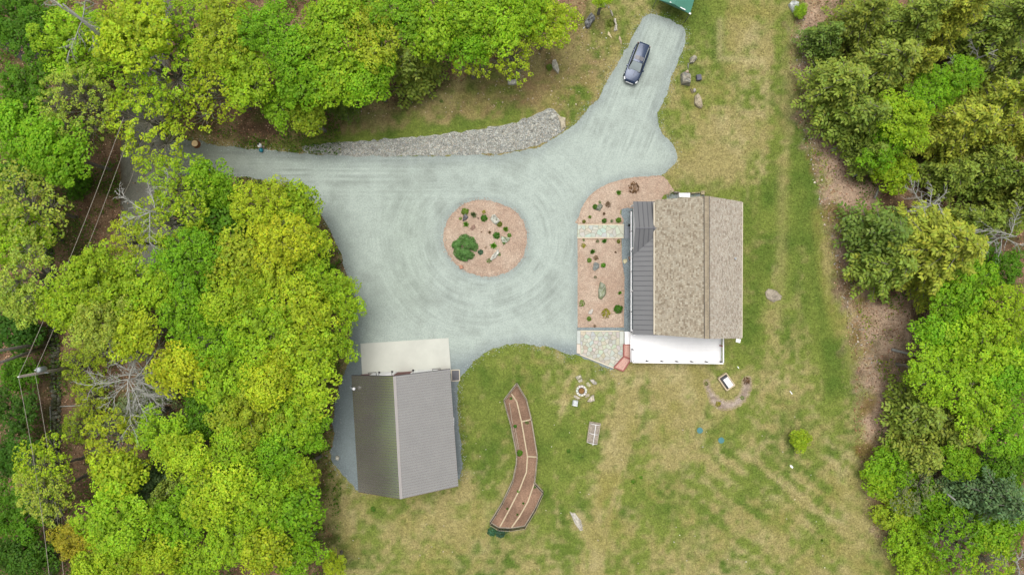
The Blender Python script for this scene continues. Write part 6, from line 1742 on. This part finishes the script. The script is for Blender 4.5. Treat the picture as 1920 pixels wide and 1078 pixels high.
log((1735, 568), (1762, 573), .13, .11, 'short grey log below the largest evergreen', .2, .5)
log((1812, 985), (1850, 1018), .12, .05, 'pale leaning stem among thin trees at lower right', 3.0, 6.0)
log((112, 762), (180, 760), .06, .03, 'thin pale stick lying on leaves below the pole')
log((135, 800), (176, 772), .05, .03, 'thin branch lying on leaves in front of the bare tree')
log((94, 762), (95, 806), .07, .06, 'straight white birch stick beside the stone wall')
log((1640, 372), (1648, 352), .14, .10, 'short dark log near the low yellow-green tree')
for (a, c, lb) in (((98, 641), (-30, 662), 'upper of two tall grey trunks leaning out at the left edge'), ((92, 648), (-30, 690), 'lower of two tall grey trunks leaning out at the left edge')):
    A = P(a[0], a[1], 0.0); B_ = P(c[0], c[1], 9.5)
    b = MB(); b.tube([A, tuple((np.array(A) + np.array(B_)) / 2), B_], [.2, .16, .12], 8); tag(b.build('leaning_tree', M['bark'], None, True), lb, 'tree', 'tall grey trunks at the left edge')
A = P(182, 62, 12); B_ = P(118, 8, 16)
b = MB(); b.tube([(A[0] + .5, A[1] - .3, 0), A, B_], [.22, .16, .07], 8); tag(b.build('leaning_tree', M['pale_bark'], None, True), 'pale tall trunk slanting across the top left crowns', 'tree')

# ------------------------------------------------------------------ undergrowth (stuff)
def undergrowth(name, poly, n, z0, z1, cols, label, size=(.12, .3)):
    xs = [p[0] for p in poly]; ys = [p[1] for p in poly]
    x, y = scatter(n * 3, min(xs), max(xs), min(ys), max(ys))
    k = inside(x, y, poly) & (fbm(x, y, 2.2, 91) + RNG.normal(0, .05, len(x)) > .47) & ~inside(x, y, w_drive) & ~inside(x, y, px_poly(ROAD))
    x, y = x[k][:n], y[k][:n]; m_ = len(x)
    hump = fbm(x, y, 1.3, 95)
    z = z0 + (z1 - z0) * hump * RNG.uniform(.4, 1, m_)
    d = dirs(m_, RNG, .1) + np.array([0, 0, .5])
    V = cards(np.column_stack([x, y, z]), d, RNG.uniform(size[0], size[1], m_), RNG.uniform(.5, .9, m_), RNG)
    c = np.array(cols)[RNG.integers(0, len(cols), m_)] * RNG.uniform(.75, 1.25, (m_, 1))
    o = link(name, fast_mesh(name, V, np.arange(m_ * 4).reshape(-1, 4), np.repeat(c, 4, 0)), M['leaf'])
    o.color = (1, 1, 1, 1)
    return tag(o, label, 'undergrowth', kind='stuff')
UC = [(.07, .16, .012), (.10, .21, .014), (.06, .12, .012), (.15, .22, .02)]
undergrowth('undergrowth', px_poly([(-80, -80), (640, -80), (640, 1160), (-80, 1160)]), 48000, .1, 1.2, UC, 'low green undergrowth beneath the western trees')
undergrowth('undergrowth', px_poly([(1530, -80), (2000, -80), (2000, 1160), (1690, 1160), (1640, 900), (1650, 740), (1720, 700), (1720, 600), (1640, 560), (1600, 330), (1530, 200)]), 16000, .1, 1.0, UC, 'low green undergrowth beneath the eastern trees')
undergrowth('undergrowth', px_poly([(640, -80), (1080, -80), (1060, 40), (820, 140), (640, 190)]), 7000, .1, 1.0, UC, 'low green undergrowth beneath the northern trees')
undergrowth('woodland_herbs', px_poly([(1520, 280), (1560, 290), (1620, 480), (1720, 640), (1700, 720), (1650, 720), (1600, 560)]), 3000, .02, .35, [(.30, .36, .018), (.20, .32, .018), (.13, .22, .018)], 'scattered yellow-green seedlings along the eastern woods edge', (.1, .24))

# ------------------------------------------------------------------ garden plants
def mound_mesh(seed, n, r_, hgt, leaf, spiky=False, bumps=0):
    rng = np.random.default_rng(seed)
    if spiky:
        a = rng.uniform(0, 6.28, n); el = rng.uniform(.25, 1.35, n); L = rng.uniform(.45, 1.0, n) * r_
        d = np.column_stack([np.cos(a) * np.cos(el), np.sin(a) * np.cos(el), np.sin(el)])
        pos = d * (L * .55)[:, None]; nrm = np.column_stack([-np.cos(a) * np.sin(el), -np.sin(a) * np.sin(el), np.cos(el)])
        V = cards(pos, nrm, L * 1.1, np.full(n, .14), rng, d)
    else:
        if bumps:
            bc = spread(bumps, rng, .02) * np.array([1, 1, hgt / r_]) * r_ * .74
            bi = rng.integers(0, bumps, n); d = dirs(n, rng, -.2)
            pos = bc[bi] + d * (r_ * .30 * rng.uniform(.75, 1, n))[:, None]
            pos[:, 2] = np.abs(pos[:, 2])
        else:
            d = dirs(n, rng, .0)
            pos = d * (r_ * rng.uniform(.6, 1.0, n))[:, None] * np.array([1, 1, hgt / r_])
        V = cards(pos, d + rng.normal(0, .35, (n, 3)) + np.array([0, 0, .3]), leaf * rng.uniform(.6, 1.3, n), rng.uniform(.4, .8, n), rng)
    t = rng.uniform(.7, 1.25, (n, 1)) * np.ones((n, 3))
    m_ = fast_mesh('foliage', V, np.arange(n * 4).reshape(-1, 4), np.repeat(t, 4, 0)); m_.materials.append(M['leaf'])
    return m_
PM = {'m': [mound_mesh(700 + i, 260, 1, .8, .34) for i in range(3)], 's': [mound_mesh(710 + i, 150, 1.15, .8, .3, True) for i in range(3)], 'l': [mound_mesh(720 + i, 70, 1, .6, .42) for i in range(3)]}
PC = {'dg': (.070, .200, .018), 'g': (.115, .280, .018), 'lg': (.17, .31, .04), 'y': (.36, .34, .03), 'ol': (.19, .23, .03), 'br': (.20, .13, .07), 'gg': (.14, .19, .08), 'bg': (.07, .17, .09)}
def plant(px, py, rpx, kind, col, label, base=0.0, name='garden_plant', cat='plant', group='plants in the mulch beds'):
    x, y, _ = P(px, py, base)
    m_ = PM[kind][random.randrange(3)]
    root = empty(name, (x, y, base), random.uniform(0, 6.28))
    c = link('foliage', m_, None, root)
    s = rpx * 1.15 * CAMZ / FPX
    c.scale = (s, s, s); c.color = (*[v * random.uniform(.9, 1.1) for v in PC[col]], 1)
    b = MB(); b.tube([(0, 0, -.05), (0, 0, s * .5)], [.03 * max(s, .3), .015], 5); mm = b.mesh('stem'); mm.materials.append(M['bark']); link('stem', mm, None, root)
    return tag(root, label, cat, group)
ISL = 'plants on the mulch island'
for a in ((872, 397, 6.5, 'm', 'lg', 'pale green clump behind the dark pointed rock'), (863, 410, 3.2, 'l', 'lg', 'tiny pale plant left of the dark pointed rock'), (874, 421, 5.6, 's', 'g', 'spiky green tuft below the dark pointed rock'), (888, 403, 6.2, 's', 'gg', 'soft grey-green tuft right of the dark pointed rock'),
          (907.5, 397.6, 4.2, 'l', 'y', 'thin yellow plant at the top of the island'), (907.5, 409.5, 6.3, 'm', 'dg', 'dark round green mound under the thin yellow plant'), (936.5, 420.6, 5.0, 'm', 'ol', 'olive round mound touching the largest pale rock'), (948, 430, 5.6, 's', 'g', 'leafy bright tuft right of the largest pale rock'),
          (931, 442, 6.4, 'm', 'dg', 'dark oval mound left of the greenish rock'), (955, 441.5, 4, 'm', 'lg', 'small pale mound above the greenish rock'), (925.3, 460.7, 6.4, 's', 'g', 'spiky green tuft above the white wedge rock'), (917, 489, 4.8, 'l', 'dg', 'dark sprig at the foot of the white wedge rock'),
          (901, 473, 5, 'm', 'bg', 'bluish-green mound beside the big round shrub'), (911, 464, 2.6, 'l', 'br', 'tiny brown sprig between big shrub and spiky tuft'), (945, 455, 4.2, 'l', 'dg', 'low dark plant along the base of the greenish rock'), (936, 477, 3.8, 'l', 'dg', 'dark greenery on the right side of the white wedge rock'),
          (918, 436, 3.4, 's', 'br', 'brown twiggy stub in the centre of the island'), (903, 435, 2, 'l', 'br', 'tiny dark stub left of the brown twiggy one')):
    plant(*a, base=.2, group=ISL)
cx, cy, _ = P(871, 464, .8)
sh = empty('dwarf_shrub', (cx, cy, .15)); tag(sh, 'big round bumpy dark green shrub on the mulch island', 'shrub')
m_ = mound_mesh(777, 5200, 1.48, 1.25, .15, False, 26); c = link('foliage', m_, None, sh); c.color = (.150, .310, .085, 1)
b = MB(); b.tube([(0, 0, -.1), (0, 0, .6)], [.1, .07], 6); mm = b.mesh('stem'); mm.materials.append(M['bark']); link('stem', mm, None, sh)
for a in ((1159.6, 361.6, 5.2, 's', 'g', 'spiky green tuft near the top of the northern bed'), (1116, 388.5, 4.8, 'm', 'dg', 'green clump at the left of the grey-green rock'), (1124.6, 379.5, 2.8, 'l', 'dg', 'small green sprig on top of the grey-green rock'), (1132.5, 401, 3.2, 's', 'br', 'small brown sprig below the grey-green rock'),
          (1105.3, 407, 3.6, 's', 'lg', 'pale tuft at lower left of the northern bed'), (1095, 415.4, 3.2, 'm', 'ol', 'small olive mound at the northern bed corner'), (1133, 414, 4.4, 'm', 'dg', 'dark round mound just north of the walkway middle'), (1147, 414.4, 3.2, 'l', 'gg', 'greyish plant north of the walkway between two green mounds'), (1159.6, 413, 4.8, 'm', 'g', 'green mound north of the walkway at its house end'),
          (1188.5, 353, 10, 'l', 'br', 'dry brown shrub in the northern bed'), (1140, 383, 6, 'l', 'br', 'faint dry plant right of the grey-green rock'), (1132.8, 452, 4.9, 's', 'dg', 'green tuft just south of the walkway middle'), (1120.4, 453, 3.2, 'l', 'gg', 'small greyish plant just south of the walkway'), (1159.6, 453, 3.4, 'm', 'ol', 'small olive mound south of the walkway house end'), (1094.5, 450.6, 2.2, 'l', 'dg', 'tiny sprig south of the walkway drive end'),
          (1094, 461, 4.8, 'l', 'y', 'yellowish plant at the upper left of the southern bed'), (1111, 472, 5.3, 's', 'dg', 'dark spiky tuft in the upper southern bed'), (1104.8, 488, 4.3, 'm', 'lg', 'light green mound below the dark spiky tuft'), (1131, 497.6, 4.4, 'm', 'g', 'green mound right of the grey rock in the southern bed'), (1117, 484, 5, 'l', 'br', 'dry brown plant above the grey rock'), (1162, 549, 3.8, 's', 'g', 'small green tuft at the right of the southern bed'),
          (1091.4, 569, 5.6, 'l', 'g', 'loose green plant at the lower left of the southern bed'), (1159, 579.3, 8, 'm', 'dg', 'largest dark green mound at lower right of the southern bed'), (1136.8, 588, 9, 'l', 'y', 'wide yellow-green loose plant in the lower southern bed'), (1104.5, 597.5, 4.2, 'm', 'lg', 'light green mound below the small whitish rock'), (1154, 473, 2.6, 's', 'br', 'brown sprig at the right of the upper southern bed'), (1116, 520, 3, 'l', 'gg', 'tiny grey-green plant above the large long boulder'), (1115, 611, 2.4, 'l', 'br', 'tiny brown plant at the bottom rim of the southern bed')):
    plant(*a, base=.1)
for a in ((1347, 757, 5.5, 'l', 'y', 'yellow-green weed at the lower left of the horseshoe bed'), (1391, 745, 4.2, 'l', 'lg', 'pale weed on the right arm of the horseshoe bed'), (1324, 719, 4, 'l', 'ol', 'dull weed at the left tip of the horseshoe bed'), (1400, 714, 7, 'l', 'br', 'dry brown plant at the right tip of the horseshoe bed')):
    plant(*a, base=.05, group='weeds in the horseshoe bed')
for a in ((974, 849, 5.5, 'm', 'g', 'green plant against the left boards of the curved bed'), (966, 799, 3.2, 'm', 'dg', 'small green plant by loose boards in the curved bed'), (988, 792, 3.2, 'l', 'dg', 'small plant below the upper cross board of the bed'), (972, 921, 2.8, 'm', 'g', 'green sprig on the middle board of the bed'), (1003, 912, 4, 'l', 'dg', 'green plant at the corner of the lower side bed'), (958, 747, 3, 'l', 'dg', 'small plant at the top end of the curved bed'), (951, 953, 2.4, 's', 'dg', 'dark upright sprig in the lower left bed strip'), (981, 943, 2.4, 's', 'dg', 'dark upright sprig in the lower middle bed strip'), (970, 964, 2.4, 's', 'dg', 'dark upright sprig near the bottom of the middle strip')):
    plant(*a, base=.22, group='plants in the curved vegetable bed')
for a in ((922, 996, 8, 'm', 'bg', 'blue-green leafy plant at the lower left foot of the bed'), (938, 999, 8, 'm', 'bg', 'blue-green leafy plant below the end of the bed'), (950, 995, 5, 'l', 'bg', 'smaller blue-green plant below the bed end')):
    plant(*a, base=0, group='blue-green plants below the bed end')
for a in ((1030, 127, 6, 'm', 'lg', 'green weed beside the pale pointed boulder'), (1066, 845, 4, 'l', 'dg', 'dark weed clump in the lawn below the fire pit'), (828, 190, 3.5, 'l', 'dg', 'small green weed on the brown bank'), (1187, 902, 5, 'l', 'g', 'green weed patch in the middle of the south lawn'), (1202, 895, 3.5, 'l', 'g', 'smaller green weed beside the lawn weed patch'), (1541, 1012, 3, 's', 'lg', 'tiny bright seedling on the southeast lawn'), (700, 954, 5, 'l', 'dg', 'dark weed in the lawn south of the barn'), (1145, 45, 7, 'l', 'ol', 'mossy clump beside the curved pale stone')):
    plant(*a, base=0, group='weeds in the grass')
